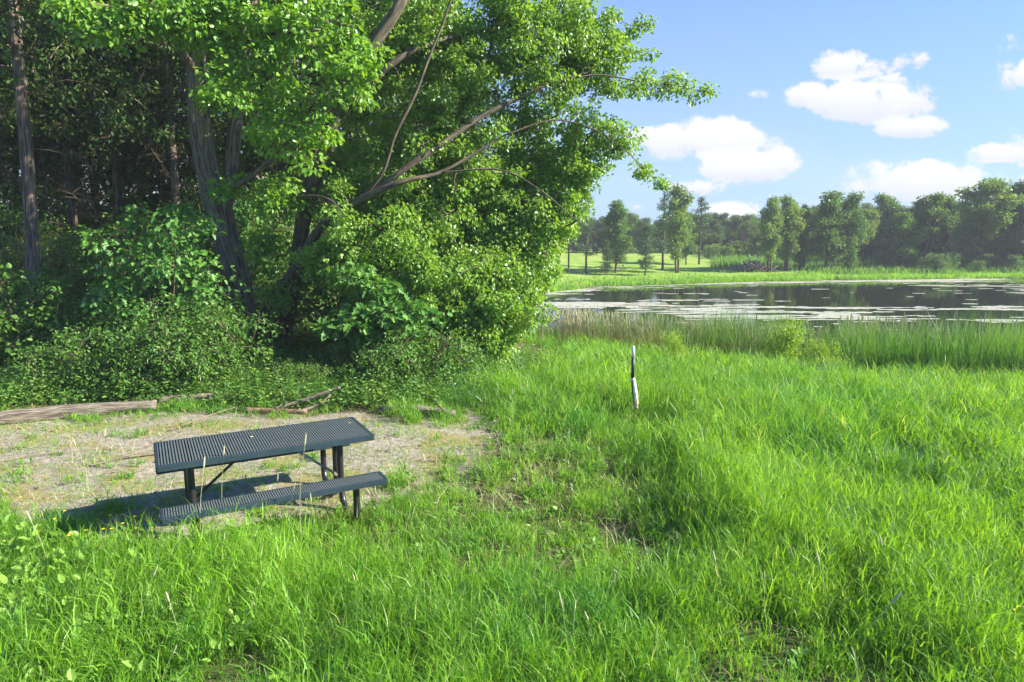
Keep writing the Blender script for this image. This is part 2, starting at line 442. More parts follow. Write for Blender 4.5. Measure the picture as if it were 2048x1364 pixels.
M['galv'] = plain('worn_brace_metal', (.30, .29, .27), .5, .3, .1, 100, (.12, .11, .11))

# ground
m, n, out = material('ground_surface')
geo = n.new('ShaderNodeNewGeometry').outputs['Position']
sand = n.attr('sand').outputs['Fac']; wood = n.attr('wood').outputs['Fac']; lawn = n.attr('lawn').outputs['Fac']
n1 = n.noise(geo, 1.6, 6, .6); n2 = n.noise(geo, 14, 5, .65); n3 = n.noise(geo, 70, 3, .6)
soil = n.mix(n.sstep(n2, .35, .7), (.045, .040, .022), (.10, .095, .045))
soil = n.mix(n.math('MULTIPLY', n.sstep(n1, .35, .65), .8), soil, (.09, .14, .03))
sandc = n.mix(n.sstep(n2, .38, .66), (.22, .20, .155), (.38, .355, .305))
sandc = n.mix(n.math('MULTIPLY', n.sstep(n3, .50, .68), .6), sandc, (.17, .13, .085))
sandc = n.mix(n.math('MULTIPLY', n.sstep(n1, .46, .60), .85), sandc, n.mix(n2, (.13, .13, .04), (.34, .30, .12)))
litter = n.mix(n.sstep(n2, .4, .65), (.05, .038, .022), (.15, .11, .065))
lawnc = n.mix(n.sstep(n.noise(n.scale(geo, (1, 2.2, 1)), .35, 6, .65), .35, .65), (.14, .27, .03), (.25, .34, .065))
lawnc = n.mix(n.math('MULTIPLY', n.sstep(n.noise(geo, .10, 4), .52, .66), .55), lawnc, (.36, .32, .12))
c = n.mix(sand, soil, sandc); c = n.mix(wood, c, litter); c = n.mix(lawn, c, lawnc)
p = n.new('ShaderNodeBsdfPrincipled'); n.l.new(c, p.inputs['Base Color']); p.inputs['Roughness'].default_value = .95
p.inputs['Specular IOR Level'].default_value = .15
bp = n.new('ShaderNodeBump'); bp.inputs['Strength'].default_value = .8; bp.inputs['Distance'].default_value = .03
n.l.new(n.math('ADD', n2, n.math('MULTIPLY', n3, .5)), bp.inputs['Height']); n.l.new(bp.outputs[0], p.inputs['Normal'])
n.l.new(p.outputs[0], out.inputs[0]); M['ground'] = m

# water
m, n, out = material('pond_water')
p = n.new('ShaderNodeBsdfPrincipled')
p.inputs['Base Color'].default_value = (.010, .013, .008, 1); p.inputs['Roughness'].default_value = .035
p.inputs['IOR'].default_value = 1.333
geo = n.new('ShaderNodeNewGeometry').outputs['Position']
bp = n.new('ShaderNodeBump'); bp.inputs['Strength'].default_value = .10; bp.inputs['Distance'].default_value = .02
n.l.new(n.noise(n.scale(geo, (1, 2.5, 1)), 1.6, 3, .5), bp.inputs['Height']); n.l.new(bp.outputs[0], p.inputs['Normal'])
n.l.new(p.outputs[0], out.inputs[0]); M['water'] = m
m, n, out = material('pond_scum_pads')
p = n.new('ShaderNodeBsdfPrincipled'); p.inputs['Roughness'].default_value = .45
n.l.new(n.mix(n.attr('rnd').outputs['Fac'], (.30, .33, .22), (.47, .45, .37)), p.inputs['Base Color'])  # pale tone carries the whitish grazing sheen of the flat pads
n.l.new(p.outputs[0], out.inputs[0]); M['scum'] = m

# ------------------------------------------------------------------ ground and water
def axis_coords(a, b, fine, lo, hi, growth=1.12):
    c = list(np.arange(a, b+1e-6, fine)); s = fine
    while c[-1] < hi: s *= growth; c.append(c[-1]+s)
    s = fine
    while c[0] > lo: s *= growth; c.insert(0, c[0]-s)
    return np.array(c)
gx = axis_coords(-9, 9, .11, -2500, 2500, 1.06); gy = axis_coords(2.5, 16, .11, -600, 3000, 1.05)
X, Y = np.meshgrid(gx, gy); Z = terrain(X, Y)
sm = sandmask(X, Y)
Z = Z+0.02*(fbm(X*6, Y*6, 2)-.5)*smooth(40, 10, np.hypot(X, Y))
ny, nx = X.shape
i = (np.arange(ny-1)[:, None]*nx+np.arange(nx-1)[None]).reshape(-1)
q = np.stack([i, i+1, i+nx+1, i+nx], 1).reshape(-1)
lawn = smooth(0, 3, Y-shore_far(X)-0.5)*smooth(-30, -10, X)
lawn = np.maximum(lawn, smooth(60, 90, np.hypot(X, Y))*.8)
lawn = np.where(Y < (shore_near(X)+shore_far(X))/2, lawn*(np.hypot(X, Y) > 60), lawn)
g = build('ground', np.stack([X, Y, Z], 2).reshape(-1, 3), q, np.full(len(i), 4), M['ground'], None,
          {'sand': sm.ravel(), 'wood': woodmask(X, Y).ravel(), 'lawn': lawn.ravel()}, smooth_shade=True)
tag(g, kind='structure')
wx = [-6, 260]; wy = [3, 110]
wat = build('pond_water', [(wx[0], wy[0], WATER), (wx[1], wy[0], WATER), (wx[1], wy[1], WATER), (wx[0], wy[1], WATER)], [0, 1, 2, 3], [4], M['water'])
tag(wat, kind='structure')

# pads and scum: many small flat flakes where the mats drift
nS = 260000
px = rng.uniform(-2, 62, nS); py = rng.uniform(16, 68, nS)
vis = (py > shore_near(px)+.1) & (py < shore_far(px)-.05)
px, py = px[vis], py[vis]
band = fbm(px*.075, py*.42, 1.5, 5)
fine = fbm(px*.45, py*3.2, 8, 4)
vimg = 461+F*(CAMZ-WATER)/py; uimg = 1024+F*px/py
th = 0.655-0.13*np.exp(-((py-(41.5-.09*px))/2.6)**2)-0.11*np.exp(-((py-(36.5-.10*(px-6)))/1.3)**2)*(px > 9)
th -= 0.15*smooth(4.5, 0, shore_far(px)-py)
th -= 0.07*np.exp(-((py-50)/2.0)**2)*smooth(24, 12, px)
th += 0.10*smooth(34, 26, py)
keep = (band*.62+fine*.38 > th)|((fbm(px*.7, py*2.6, 21, 2) > .85) & (rng.random(len(px)) < .7))
px, py = px[keep], py[keep]
k = len(px); ang = rng.random((k, 7))*.5+np.arange(7)[None]*2*np.pi/7
rr = rng.uniform(.08, .26, k)[:, None]*rng.uniform(.6, 1.2, (k, 7))
V = np.stack([px[:, None]+np.cos(ang)*rr*1.5, py[:, None]+np.sin(ang)*rr, np.broadcast_to(WATER+.006+rng.random(k)[:, None]*.012, (k, 7))], 2)
s = build('pond_scum', V.reshape(-1, 3), np.arange(k*7), np.full(k, 7), M['scum'], None, {'rnd': np.repeat(rng.random(k), 7)})
tag(s, 'pale mats of pond scum and pads drifting on the dark water', 'pond scum', kind='stuff')

# ------------------------------------------------------------------ picnic table
def boxg(g, c, d, rot=None):
    x, y, z = d[0]/2, d[1]/2, d[2]/2
    V = np.array([(-x, -y, -z), (x, -y, -z), (x, y, -z), (-x, y, -z), (-x, -y, z), (x, -y, z), (x, y, z), (-x, y, z)])+np.array(c)
    g.add(V, [0, 3, 2, 1, 4, 5, 6, 7, 0, 1, 5, 4, 1, 2, 6, 5, 2, 3, 7, 6, 3, 0, 4, 7], [4]*6)
def bevel(o, w=.004, seg=2):
    b = o.modifiers.new('bevel', 'BEVEL'); b.width = w; b.segments = seg; b.limit_method = 'ANGLE'
    return o
def slab(parent, name, L, W, zt, yc, H, n, slat, cross, pan=False):
    """perforated steel plank: slats inside a rolled rim"""
    rim = Geo(); t = .028
    # rim with rounded outer edge: one closed ring swept from a profile
    prof = [(0, -.004), (0, -H), (-.004, -H-.0), (-.004, -.014), (-t, -.006), (-t, 0), (-.010, 0), (-.003, -.002)]
    hx, hy = L/2, W/2; cr = .022
    path = []
    for (cx, cy, a0) in ((hx-cr, hy-cr, 0), (-hx+cr, hy-cr, 90), (-hx+cr, -hy+cr, 180), (hx-cr, -hy+cr, 270)):
        for k in range(5):
            a = math.radians(a0+k*22.5); path.append((cx, cy, math.cos(a), math.sin(a)))
    V = []
    for (cx, cy, nx_, ny_) in path:
        for (o_, z_) in prof:
            V.append((cx+nx_*(cr+o_), cy+ny_*(cr+o_)+yc, zt+z_))
    np_, m_ = len(path), len(prof); L_ = []
    for a in range(np_):
        for b in range(m_):
            a2, b2 = (a+1) % np_, (b+1) % m_
            L_ += [a*m_+b, a2*m_+b, a2*m_+b2, a*m_+b2]
    rim.add(V, L_, [4]*(np_*m_))
    rim.link('rim', M['steel'], parent)
    sl_ = Geo(); pitch = (L-2*t)/n
    for k in range(n+1):
        x = -L/2+t+k*pitch
        boxg(sl_, (x, yc, zt-.007), (pitch*slat, W-2*t+.006, .010))
    for k in range(1, cross):
        y = yc-W/2+t+(W-2*t)*k/cross
        boxg(sl_, (0, y, zt-.0145), (L-2*t+.004, .011, .004))
    if pan: boxg(sl_, (0, yc, zt-.020), (L-2*t+.004, W-2*t+.004, .004))
    sl_.link(name, M['slat'], parent)
tb = empty('picnic_table', (-2.2653, 6.0608, 0.0), 'black perforated steel picnic table with attached benches standing in the sandy clearing', 'picnic table', rz=.499039)
slab(tb, 'tabletop', 1.83, .75, .76, 0, .048, 76, .50, 2, True)
slab(tb, 'seat', 1.83, .25, .452, -.622, .042, 90, .52, 9)
slab(tb, 'seat', 1.83, .25, .452, .622, .042, 90, .52, 9)
for a in (-.65, .65):
    for s_ in (-1, 1):
        pts = [(a, s_*.09, .735), (a, s_*.09, .30), (a, s_*.105, .17), (a, s_*.15, .075), (a, s_*.24, .035), (a, s_*.40, .030), (a, s_*.54, .05), (a, s_*.605, .11), (a, s_*.622, .19), (a, s_*.622, .42)]
        gg = Geo(); tube(gg, catmull(pts, 6), .030, 16); gg.link('leg', M['frame'], tb, True)
    gg = Geo(); boxg(gg, (a, 0, .727), (.05, .66, .03))
    bevel(gg.link('cross_bar', M['frame'], tb))
    for s_ in (-1, 1):
        gg = Geo(); boxg(gg, (a, s_*.622, .427), (.05, .21, .018)); bevel(gg.link('seat_bracket', M['frame'], tb), .003)
    sg_ = 1 if a > 0 else -1
    br = Geo(); e0, e1 = np.array([sg_*.12, -.02, .735]), np.array([a-.01*sg_, -.02, .30])
    d_ = e1-e0; nn = np.array([d_[2], 0, -d_[0]]); nn = nn/np.linalg.norm(nn)*.0125
    sd = np.array([0, .003, 0])
    V = [e0-nn-sd, e1-nn-sd, e1+nn-sd, e0+nn-sd, e0-nn+sd, e1-nn+sd, e1+nn+sd, e0+nn+sd]
    br.add(V, [0, 1, 2, 3, 7, 6, 5, 4, 0, 4, 5, 1, 1, 5, 6, 2, 2, 6, 7, 3, 3, 7, 4, 0], [4]*6)
    br.link('brace', M['galv'] if a > 0 else M['frame'], tb)
    tie = Geo(); tube(tie, [(a, -.10, .30), (a, .10, .30)], .012, 8); tie.link('tie_bar', M['frame'], tb)
tb.location.z = float(terrain(np.array([-2.265]), np.array([6.06]))[0])-.0

def fallen_leaf(a, b, label):
    c_, s_ = math.cos(.499039), math.sin(.499039); g = Geo()
    p = np.array([[-2.2653+a*c_-b*s_, 6.0608+a*s_+b*c_, tb.location.z+.764]])
    leaves(g, p, np.array([[.6, .8, .12]]), np.array([[0.1, 0, 1.0]]), .034, BROAD)
    return tag(g.link('fallen_leaf', M['grassdry']), label, 'leaf')
fallen_leaf(.80, .12, 'small pale leaf lying at the right end of the table top')
fallen_leaf(-.12, .10, 'small tan leaf lying near the middle of the table top')

# ------------------------------------------------------------------ marker post
pz = float(terrain(np.array([1.68]), np.array([9.3]))[0])
post = empty('marker_post', (1.68, 9.3, pz), 'thin black marker post with white cap and peeling white lower sleeve in the grass', 'post')
mp, n, out = material('peeling_white_paint')
p_ = n.new('ShaderNodeBsdfPrincipled'); tcn = n.new('ShaderNodeTexCoord').outputs['Object']
sp = n.new('ShaderNodeSeparateXYZ'); n.l.new(tcn, sp.inputs[0])
nzz = n.noise(n.scale(tcn, (1, 1, .4)), 42, 5, .7)
n.l.new(n.mix(n.sstep(n.math('ADD', nzz, n.math('MULTIPLY', sp.outputs[2], .35)), .55, .66), (.24, .13, .06), (.80, .78, .73)), p_.inputs['Base Color'])
p_.inputs['Roughness'].default_value = .7; n.l.new(p_.outputs[0], out.inputs[0])
M['peel'] = mp; M['capwhite'] = plain('white_cap', (.78, .76, .72), .5, 0, .2, 80, (.6, .56, .5)); M['blackrub'] = plain('black_sleeve', (.015, .025, .025), .45)
gg = Geo(); tube(gg, catmull([(.045, 0, 0), (.035, 0, .3), (.0, 0, .62)], 4), .024, 12); gg.link('stake', M['driftwood'], post, True)
gg = Geo(); pts = catmull([(.058, 0, .22), (.048, 0, .36), (.028, 0, .50), (.008, 0, .62), (.002, 0, .665)], 5)
rr_ = np.interp(np.linspace(0, 1, len(pts)), [0, .3, .6, .85, 1], [.030, .034, .030, .024, .018])
tube(gg, pts, rr_, 18, .25, seed=3); gg.link('lower_sleeve', M['peel'], post, True)
gg = Geo(); tube(gg, [(0, 0, .655), (-.002, 0, .95)], .0225, 14); gg.link('black_sleeve', M['blackrub'], post, True)
gg = Geo(); tube(gg, [(-.002, 0, .945), (-.003, 0, 1.10), (-.003, 0, 1.105)], [.0205, .0205, .015], 14); gg.link('cap', M['capwhite'], post, True)

# ------------------------------------------------------------------ logs and sticks
def gz(x, y): return float(terrain(np.array([x]), np.array([y]))[0])
def log(name, pts, r, mat, label, cat, rough=.25, sides=20, fis=10, stubs=0, group=None):
    g = Geo(); P_ = [np.array([x, y, gz(x, y)+h]) for x, y, h in pts]
    c = catmull(P_, 10); rad = np.interp(np.linspace(0, 1, len(c)), np.linspace(0, 1, len(r)), r)
    tube(g, c, rad, sides, rough, fis, seed=random.random()*9)
    for k in range(stubs):
        i_ = random.randint(2, len(c)-3); d = np.array([random.uniform(-.3, .3), random.uniform(-.5, .2), random.uniform(.2, .6)])
        tube(g, np.array([c[i_], c[i_]+d*.3, c[i_]+d*.6]), [rad[i_]*.35, rad[i_]*.25, rad[i_]*.1], 6)
    o = g.link(name, mat, None, True); return tag(o, label, cat, group)
log('fallen_log', [(-8.6, 8.6, .07), (-7.1, 9.05, .07), (-6.2, 9.55, .08), (-5.3, 9.9, .07)], [.125, .115, .105, .08], M['driftwood'], 'thick weathered grey log lying at the left edge of the clearing', 'log', stubs=1, sides=36)
log('fallen_log', [(-5.4, 10.15, .05), (-4.7, 10.35, .06), (-4.2, 10.5, .04)], [.09, .075, .05], M['driftwood'], 'tan end of a log half buried in undergrowth beyond the thick grey log', 'log')
log('fallen_log', [(-1.95, 9.72, .06), (-1.45, 9.62, .065), (-.82, 9.50, .055)], [.06, .075, .055], M['driftwood'], 'short grey rotten log at the right end of the clearing edge', 'log', stubs=1)
log('fallen_branch', [(-3.92, 9.75, .04), (-3.5, 9.72, .035), (-3.0, 9.68, .03)], [.045, .036, .03], M['redwood'], 'short red brown peeled branch lying behind the table', 'branch')
log('dead_branch', [(-3.5, 9.75, .06), (-3.05, 9.9, .18), (-2.6, 10.1, .32)], [.024, .030, .018], M['driftwood'], 'pale grey broken branch propped in the weeds behind the table', 'branch', stubs=2)
log('dead_branch', [(-3.1, 9.7, .03), (-2.8, 9.9, .14), (-2.72, 10.1, .26)], [.03, .022, .012], M['driftwood'], 'splintered grey stick crossing under the propped pale branch', 'branch', stubs=1)
log('fallen_stick', [(-4.75, 7.35, .015), (-4.5, 7.62, .02), (-4.15, 7.85, .025), (-3.75, 8.2, .02)], [.010, .018, .016, .008], M['driftwood'], 'long pale curved stick lying on the sand left of the table', 'stick', fis=0, sides=8)
log('fallen_stick', [(-4.1, 7.5, .015), (-3.8, 7.66, .02), (-3.3, 7.62, .012)], [.012, .012, .006], M['driftwood'], 'short pale stick on the sand by the table corner', 'stick', fis=0, sides=8)
log('fallen_stick', [(-6.3, 7.1, .01), (-5.6, 7.7, .03), (-4.9, 8.05, .01)], [.004, .006, .004], M['deadtwig'], 'thin bent twig lying on the sand far left of the table', 'stick', fis=0, sides=6)
log('fallen_stick', [(-4.6, 8.8, .01), (-4.2, 9.1, .12), (-3.9, 9.35, .20)], [.007, .008, .005], M['deadtwig'], 'thin brown twig leaning up beside the thick grey log', 'stick', fis=0, sides=6)

# ------------------------------------------------------------------ trees: skeleton and foliage
def ellipsoid(c, r, n, bias=.5, up=0.0):
    d = unit(rng.normal(size=(n, 3))); d[:, 2] += up; d = unit(d)
    return np.array(c)+d*(rng.random(n)**bias)[:, None]*np.array(r)
def attach(limb_nodes, clusters, seg=.45, arch=.06, jit=.10, prefer=0.0):
    pos = [np.array(p) for p in limb_nodes]; par = [-1]*len(pos)
    A = np.zeros((len(pos)+len(clusters)*14+10, 3)); A[:len(pos)] = pos; n = len(pos)
    par = np.full(len(A), -1); tip = []
    base = np.array(pos)
    dm = np.min(np.linalg.norm(clusters[:, None, :]-base[None, ::max(1, len(base)//120)], axis=2), axis=1)
    for ci in np.argsort(dm):
        c = clusters[ci]; df = A[:n]-c; dist = np.linalg.norm(df, axis=1)
        score = dist+prefer*np.maximum(0, df[:, 2])
        j = int(np.argmin(score)); L = dist[j]
        k = int(min(12, max(1, math.ceil(L/seg))))
        p0 = A[j]; last = j
        off = rng.normal(size=3)*jit*L
        for s_ in range(1, k+1):
            t = s_/k
            A[n] = p0*(1-t)+c*t+np.array([0, 0, arch*L*math.sin(math.pi*t)])+off*math.sin(math.pi*t)
            par[n] = last; last = n; n += 1
        tip.append((last, ci))
    return A[:n], par[:n], tip
def tree(root, limbs, clusters, tmpl, mleaf, mbark, per=45, size=.1, cr=.38, flat=.6, droop=.6, twig=.004, sides=4, twigs=4,
         trunkname='trunk', crownname='crown', prefer=0.0, seg=.45, rough=.12, nrm_up=1.0, aspect=1.0, g=None, tmod=.42):
    g = g or Geo(); nodes = []
    for (pts, r, sd, fis) in limbs:
        c = catmull(pts, 8); rad = np.interp(np.linspace(0, 1, len(c)), np.linspace(0, 1, len(r)), r)
        tube(g, c, rad, sd, rough, fis, seed=rng.random()*20); nodes += list(c)
    clusters = np.asarray(clusters)
    if len(clusters) == 0: return g.link(trunkname, mbark, root, True), None
    A, par, tip = attach(nodes, clusters, seg=seg, prefer=prefer)
    cnt = np.zeros(len(A))
    for j, ci in tip: cnt[j] += 1
    for j in range(len(A)-1, -1, -1):
        if par[j] >= 0: cnt[par[j]] += cnt[j]
    e = np.where(par >= 0)[0]
    rad = twig*1.6*np.maximum(cnt, 1)**tmod
    rad = np.minimum(rad, twig*6.5)
    rp = np.where(par[par[e]] >= 0, rad[par[e]], rad[e]*1.15)
    frusta(g, A[par[e]], A[e], np.minimum(rp, rad[e]*1.5), rad[e], 5 if sides > 4 else 4)
    N_ = len(clusters); per_ = per
    C = np.repeat(clusters, per_, 0)
    off = unit(rng.normal(size=(N_*per_, 3)))*(rng.random(N_*per_)**.45)[:, None]*np.array([cr, cr, cr*flat])
    sc_ = np.repeat(rng.uniform(.65, 1.3, N_), per_)[:, None]
    pos = C+off*sc_
    if twigs:
        sel = np.arange(N_)[:, None]*per_+rng.integers(0, per_, (N_, twigs)); sel = sel.ravel()
        frusta(g, C[sel], pos[sel], twig*1.1, twig*.4, 3)
    tk = g.link(trunkname, mbark, root, True)
    lg = Geo()
    ax = off/cr+np.array([0, 0, -droop])+rng.normal(size=pos.shape)*.45
    nm = np.array([0, 0, nrm_up])+rng.normal(size=pos.shape)*.55+off/cr*.3
    rn = np.clip(np.repeat(rng.random(N_), per_)*.45+rng.random(N_*per_)*.55, 0, 1)
    leaves(lg, pos, ax, nm, size*rng.uniform(.6, 1.2, len(pos)), tmpl, rn, aspect)
    cn = lg.link(crownname, mleaf, root)
    return tk, cn

# --- the big old tree with the furrowed leaning trunk and broad leaves
t1 = empty('broadleaf_tree', tuple(P(495, 690, 15.0)*[1, 1, 0]), 'old tree with thick furrowed trunk leaning left and large broad bright leaves', 'tree')
O1 = np.array(t1.location)
SH = 0.0; DEN = 1.0
def shf(u): return SH*min(3.2, max(0.0, (u-800)*.0058))
def L_(pts): return [P(u, v, d+shf(u)-SH*.25*min(1, max(0, (u-600)/120)))-O1 for u, v, d in pts]
limbs1 = [(L_([(492, 745, 15), (490, 660, 15), (470, 540, 15), (438, 420, 15), (408, 300, 14.9), (396, 170, 14.8), (392, 60, 14.6), (400, -120, 14.4), (420, -420, 14.2)]), [.40, .29, .27, .28, .23, .20, .18, .14, .06], 64, 40),
          (L_([(447, 430, 15), (462, 330, 15.2), (478, 200, 15.4), (495, 80, 15.5), (520, -100, 15.6), (560, -300, 15.6)]), [.17, .14, .13, .12, .09, .04], 32, 24),
          (L_([(398, 190, 14.8), (460, 110, 13.2), (540, 70, 12.2), (640, 60, 11.8)]), [.08, .06, .04, .02], 12, 0),
          (L_([(396, 150, 14.8), (330, 60, 13.4), (250, 20, 12.2), (170, 5, 11.6)]), [.08, .05, .03, .015], 12, 0),
          (L_([(430, 400, 14.8), (520, 340, 13.4), (600, 260, 12.6), (660, 220, 12.4)]), [.06, .045, .03, .015], 12, 0),
          (L_([(478, 590, 15.0), (455, 555, 14.5), (435, 535, 14.2), (420, 522, 14.0)]), [.05, .042, .035, .03], 12, 0)]
B = []
def blob(O, u, v, d, r, n, back=0.0, **k): B.append(ellipsoid(P(u, v, d+shf(u)+back)-O, np.array(r)*(1+shf(u)/14), int(n*DEN), **k))
blob(O1, 540, 50, 12.2, (1.6, .8, .65), 52); blob(O1, 500, 170, 12.4, (.8, .7, .5), 14); blob(O1, 590, 240, 12.6, (.9, .8, .8), 24)
blob(O1, 260, 40, 11.7, (.9, .5, .38), 20); blob(O1, 370, 30, 12.0, (.8, .6, .5), 22); blob(O1, 560, 400, 13.8, (.6, .5, .5), 14); blob(O1, 450, 380, 14.0, (.2, .2, .3), 3)
blob(O1, 420, -300, 14, (3.6, 2.6, 2.0), 110); blob(O1, 600, -120, 13.5, (2.4, 1.8, .8), 60); blob(O1, 150, -160, 13.5, (2.0, 1.6, .9), 50)  # unseen crown above the frame, added for the shade it casts
blob(O1, 165, 25, 11.6, (.30, .3, .16), 5); blob(O1, 700, 130, 12.2, (.7, .6, .6), 16); blob(O1, 440, 190, 13.8, (.5, .4, .4), 7); blob(O1, 520, 470, 14.2, (.35, .3, .5), 6)
tree(t1, limbs1, np.vstack(B), BROAD, M['broad'], M['bark'], per=62, size=.098, cr=.34, droop=.5, twig=.004, nrm_up=.45, twigs=5)

# --- the silver maple: three stems, long limbs reaching right over the grass
t2 = empty('silver_maple_tree', tuple(P(545, 680, 15.2)*[1, 1, 0]), 'large silver maple with dark limbs arching right over the grass and toothed light green leaves', 'tree')
O2 = np.array(t2.location); O1 = O2; SH = 1.0; DEN = 1.3
limbs2 = [
    (L_([(505, 735, 14.9), (512, 670, 14.8), (545, 605, 14.4), (600, 520, 14.0), (650, 445, 13.7), (720, 400, 13.5), (800, 365, 13.3), (880, 345, 13.1), (960, 300, 12.9), (1010, 270, 12.7)]), [.16, .13, .11, .095, .085, .066, .052, .036, .022, .010], 24, 14),
    (L_([(640, 455, 13.75), (720, 400, 13.7), (800, 345, 13.6), (880, 290, 13.4), (960, 235, 13.2), (1030, 200, 13.0), (1090, 172, 12.8), (1190, 140, 12.6)]), [.068, .064, .06, .054, .046, .038, .028, .010], 20, 10),
    (L_([(722, 398, 13.6), (765, 345, 13.5), (790, 270, 13.4), (830, 190, 13.3), (860, 110, 13.2), (895, 20, 13.1), (920, -80, 13)]), [.040, .036, .033, .030, .027, .023, .015], 14, 6),
    (L_([(560, 720, 15.3), (570, 650, 15.2), (590, 560, 15.0), (605, 450, 14.6), (630, 340, 14.1), (660, 250, 13.9), (700, 160, 13.7), (760, 70, 13.7), (810, -10, 13.8), (860, -140, 14.6), (900, -320, 14.4)]), [.20, .17, .16, .16, .16, .15, .14, .12, .10, .07, .03], 28, 18),
    (L_([(665, 245, 13.95), (730, 180, 13.7), (780, 130, 13.6), (850, 90, 13.6), (960, 60, 13.8), (1080, 40, 13.4), (1180, 45, 13.0)]), [.085, .075, .06, .045, .035, .025, .01], 16, 8),
    (L_([(545, 735, 15.0), (548, 680, 15.0), (565, 610, 14.8), (560, 560, 14.9)]), [.14, .12, .10, .05], 20, 12),
    (L_([(1090, 172, 12.8), (1190, 150, 12.4), (1290, 165, 12.2), (1360, 172, 12.1), (1420, 188, 12.0)]), [.026, .018, .012, .008, .004], 6, 0),
    (L_([(1010, 270, 12.7), (1110, 240, 12.4), (1200, 265, 12.2), (1260, 310, 12.0), (1318, 368, 11.9)]), [.02, .016, .012, .008, .004], 6, 0),
    (L_([(1180, 45, 13.0), (1220, 30, 12.8), (1260, 50, 12.7), (1300, 45, 12.6)]), [.014, .010, .007, .004], 6, 0),
    (L_([(570, 400, 14.2), (620, 392, 13.2), (660, 400, 12.6), (690, 430, 12.3)]), [.03, .024, .018, .008], 8, 0),
    (L_([(880, 345, 13.1), (1000, 340, 12.4), (1080, 380, 12.0), (1140, 430, 11.7), (1190, 470, 11.5), (1235, 528, 11.4)]), [.022, .018, .015, .011, .008, .004], 6, 0),
]
B = []
blob(O2, 850, 110, 14.3, (2.6, 1.1, 1.6), 240, bias=.6); blob(O2, 1040, 110, 13.4, (1.35, 1.3, 1.35), 120); blob(O2, 1130, 60, 13.1, (1.0, .9, 1.0), 60)
blob(O2, 870, 350, 14.1, (2.3, 1.0, 1.5), 210, bias=.6); blob(O2, 1080, 330, 13.9, (1.05, .9, 1.3), 100); blob(O2, 965, 480, 13.8, (1.15, 1.0, 1.25), 120)
blob(O2, 780, 520, 13.4, (1.5, 1.0, 1.0), 110); blob(O2, 900, 610, 12.7, (1.9, 1.0, .95), 190); blob(O2, 975, 600, 12.5, (.85, .8, .9), 90)
blob(O2, 690, 320, 15.4, (1.3, .7, 1.4), 60)
blob(O2, 780, 420, 13.9, (1.3, .8, .9), 70); blob(O2, 1000, 400, 13.9, (1.1, .8, .9), 80); blob(O2, 900, 480, 14.0, (1.4, .9, .8), 80); blob(O2, 1015, 560, 12.9, (.6, .8, 1.0), 60)
blob(O2, 1000, 620, 12.6, (.5, .6, .6), 36); blob(O2, 960, 680, 12.4, (.7, .5, .35), 26)
blob(O2, 1105, 430, 12.6, (.45, .4, .6), 26); blob(O2, 1075, 520, 12.6, (.4, .5, .55), 26); blob(O2, 1150, 350, 12.6, (.4, .4, .4), 14)
blob(O2, 650, 520, 13.3, (.5, .3, .5), 13); blob(O2, 700, 440, 13.1, (.4, .3, .3), 8); blob(O2, 560, 590, 14.0, (.3, .3, .3), 5)
blob(O2, 1200, 120, 12.8, (.65, .5, .7), 30); blob(O2, 1175, 290, 12.7, (.55, .5, .5), 22); blob(O2, 1140, 400, 12.6, (.35, .4, .5), 12)
blob(O2, 850, -260, 15.4, (2.4, 1.4, 1.5), 60); blob(O2, 1000, -110, 14.2, (1.8, 1.2, .9), 50); blob(O2, 800, 690, 12.5, (1.1, .6, .3), 30)  # first two blobs: unseen upper crown, added for shading
# leafy tips
for (u, v, d, n_, r_) in ((1290, 165, 12.2, 5, .28), (1350, 172, 12.1, 4, .2), (1400, 186, 12.0, 3, .12), (1240, 160, 12.3, 5, .3), (1215, 265, 12.2, 5, .28), (1255, 300, 12.1, 4, .2),
                          (1290, 345, 12.0, 3, .15), (1315, 366, 11.9, 2, .06), (1255, 60, 12.7, 4, .25), (1295, 48, 12.6, 2, .1), (1280, 110, 12.5, 2, .15), (1260, 275, 12, 2, .1), (1165, 220, 12.5, 8, .4),
                          (1095, 470, 12.2, 5, .3), (1065, 540, 12.2, 6, .3), (1180, 350, 12.2, 3, .2)):
    B.append(P(u, v, d+shf(u))-O2+rng.normal(size=(n_, 3))*r_*np.array([1, .6, .5]))
tree(t2, limbs2, np.vstack(B), MAPLE, M['maple'], M['barkmaple'], per=80, size=.068, cr=.27, flat=.7, droop=.6, twig=.0032, nrm_up=.25, twigs=5, prefer=.1)

SH = 0.0; DEN = 1.0
# --- oak sapling standing in front of the maple skirt
t3 = empty('oak_sapling', tuple(P(712, 752, 12.2)), 'small dark oak sapling on a thin stem below the maple skirt', 'sapling')
t3.location.z = gz(t3.location.x, t3.location.y); O1 = np.array(t3.location)
B = []
blob(O1, 720, 650, 12.0, (.8, .5, .40), 26); blob(O1, 800, 640, 12.0, (.7, .5, .35), 18); blob(O1, 720, 560, 12.2, (.7, .4, .3), 12); blob(O1, 780, 705, 11.8, (.6, .35, .2), 10)
tree(t3, [(L_([(710, 760, 12.2), (712, 700, 12.2), (716, 640, 12.2), (722, 560, 12.2)]), [.035, .03, .022, .012], 8, 0)], np.vstack(B), MAPLE, M['oakleaf'], M['barkdark'], per=40, size=.13, cr=.28, flat=.5, droop=.3, nrm_up=1.4)

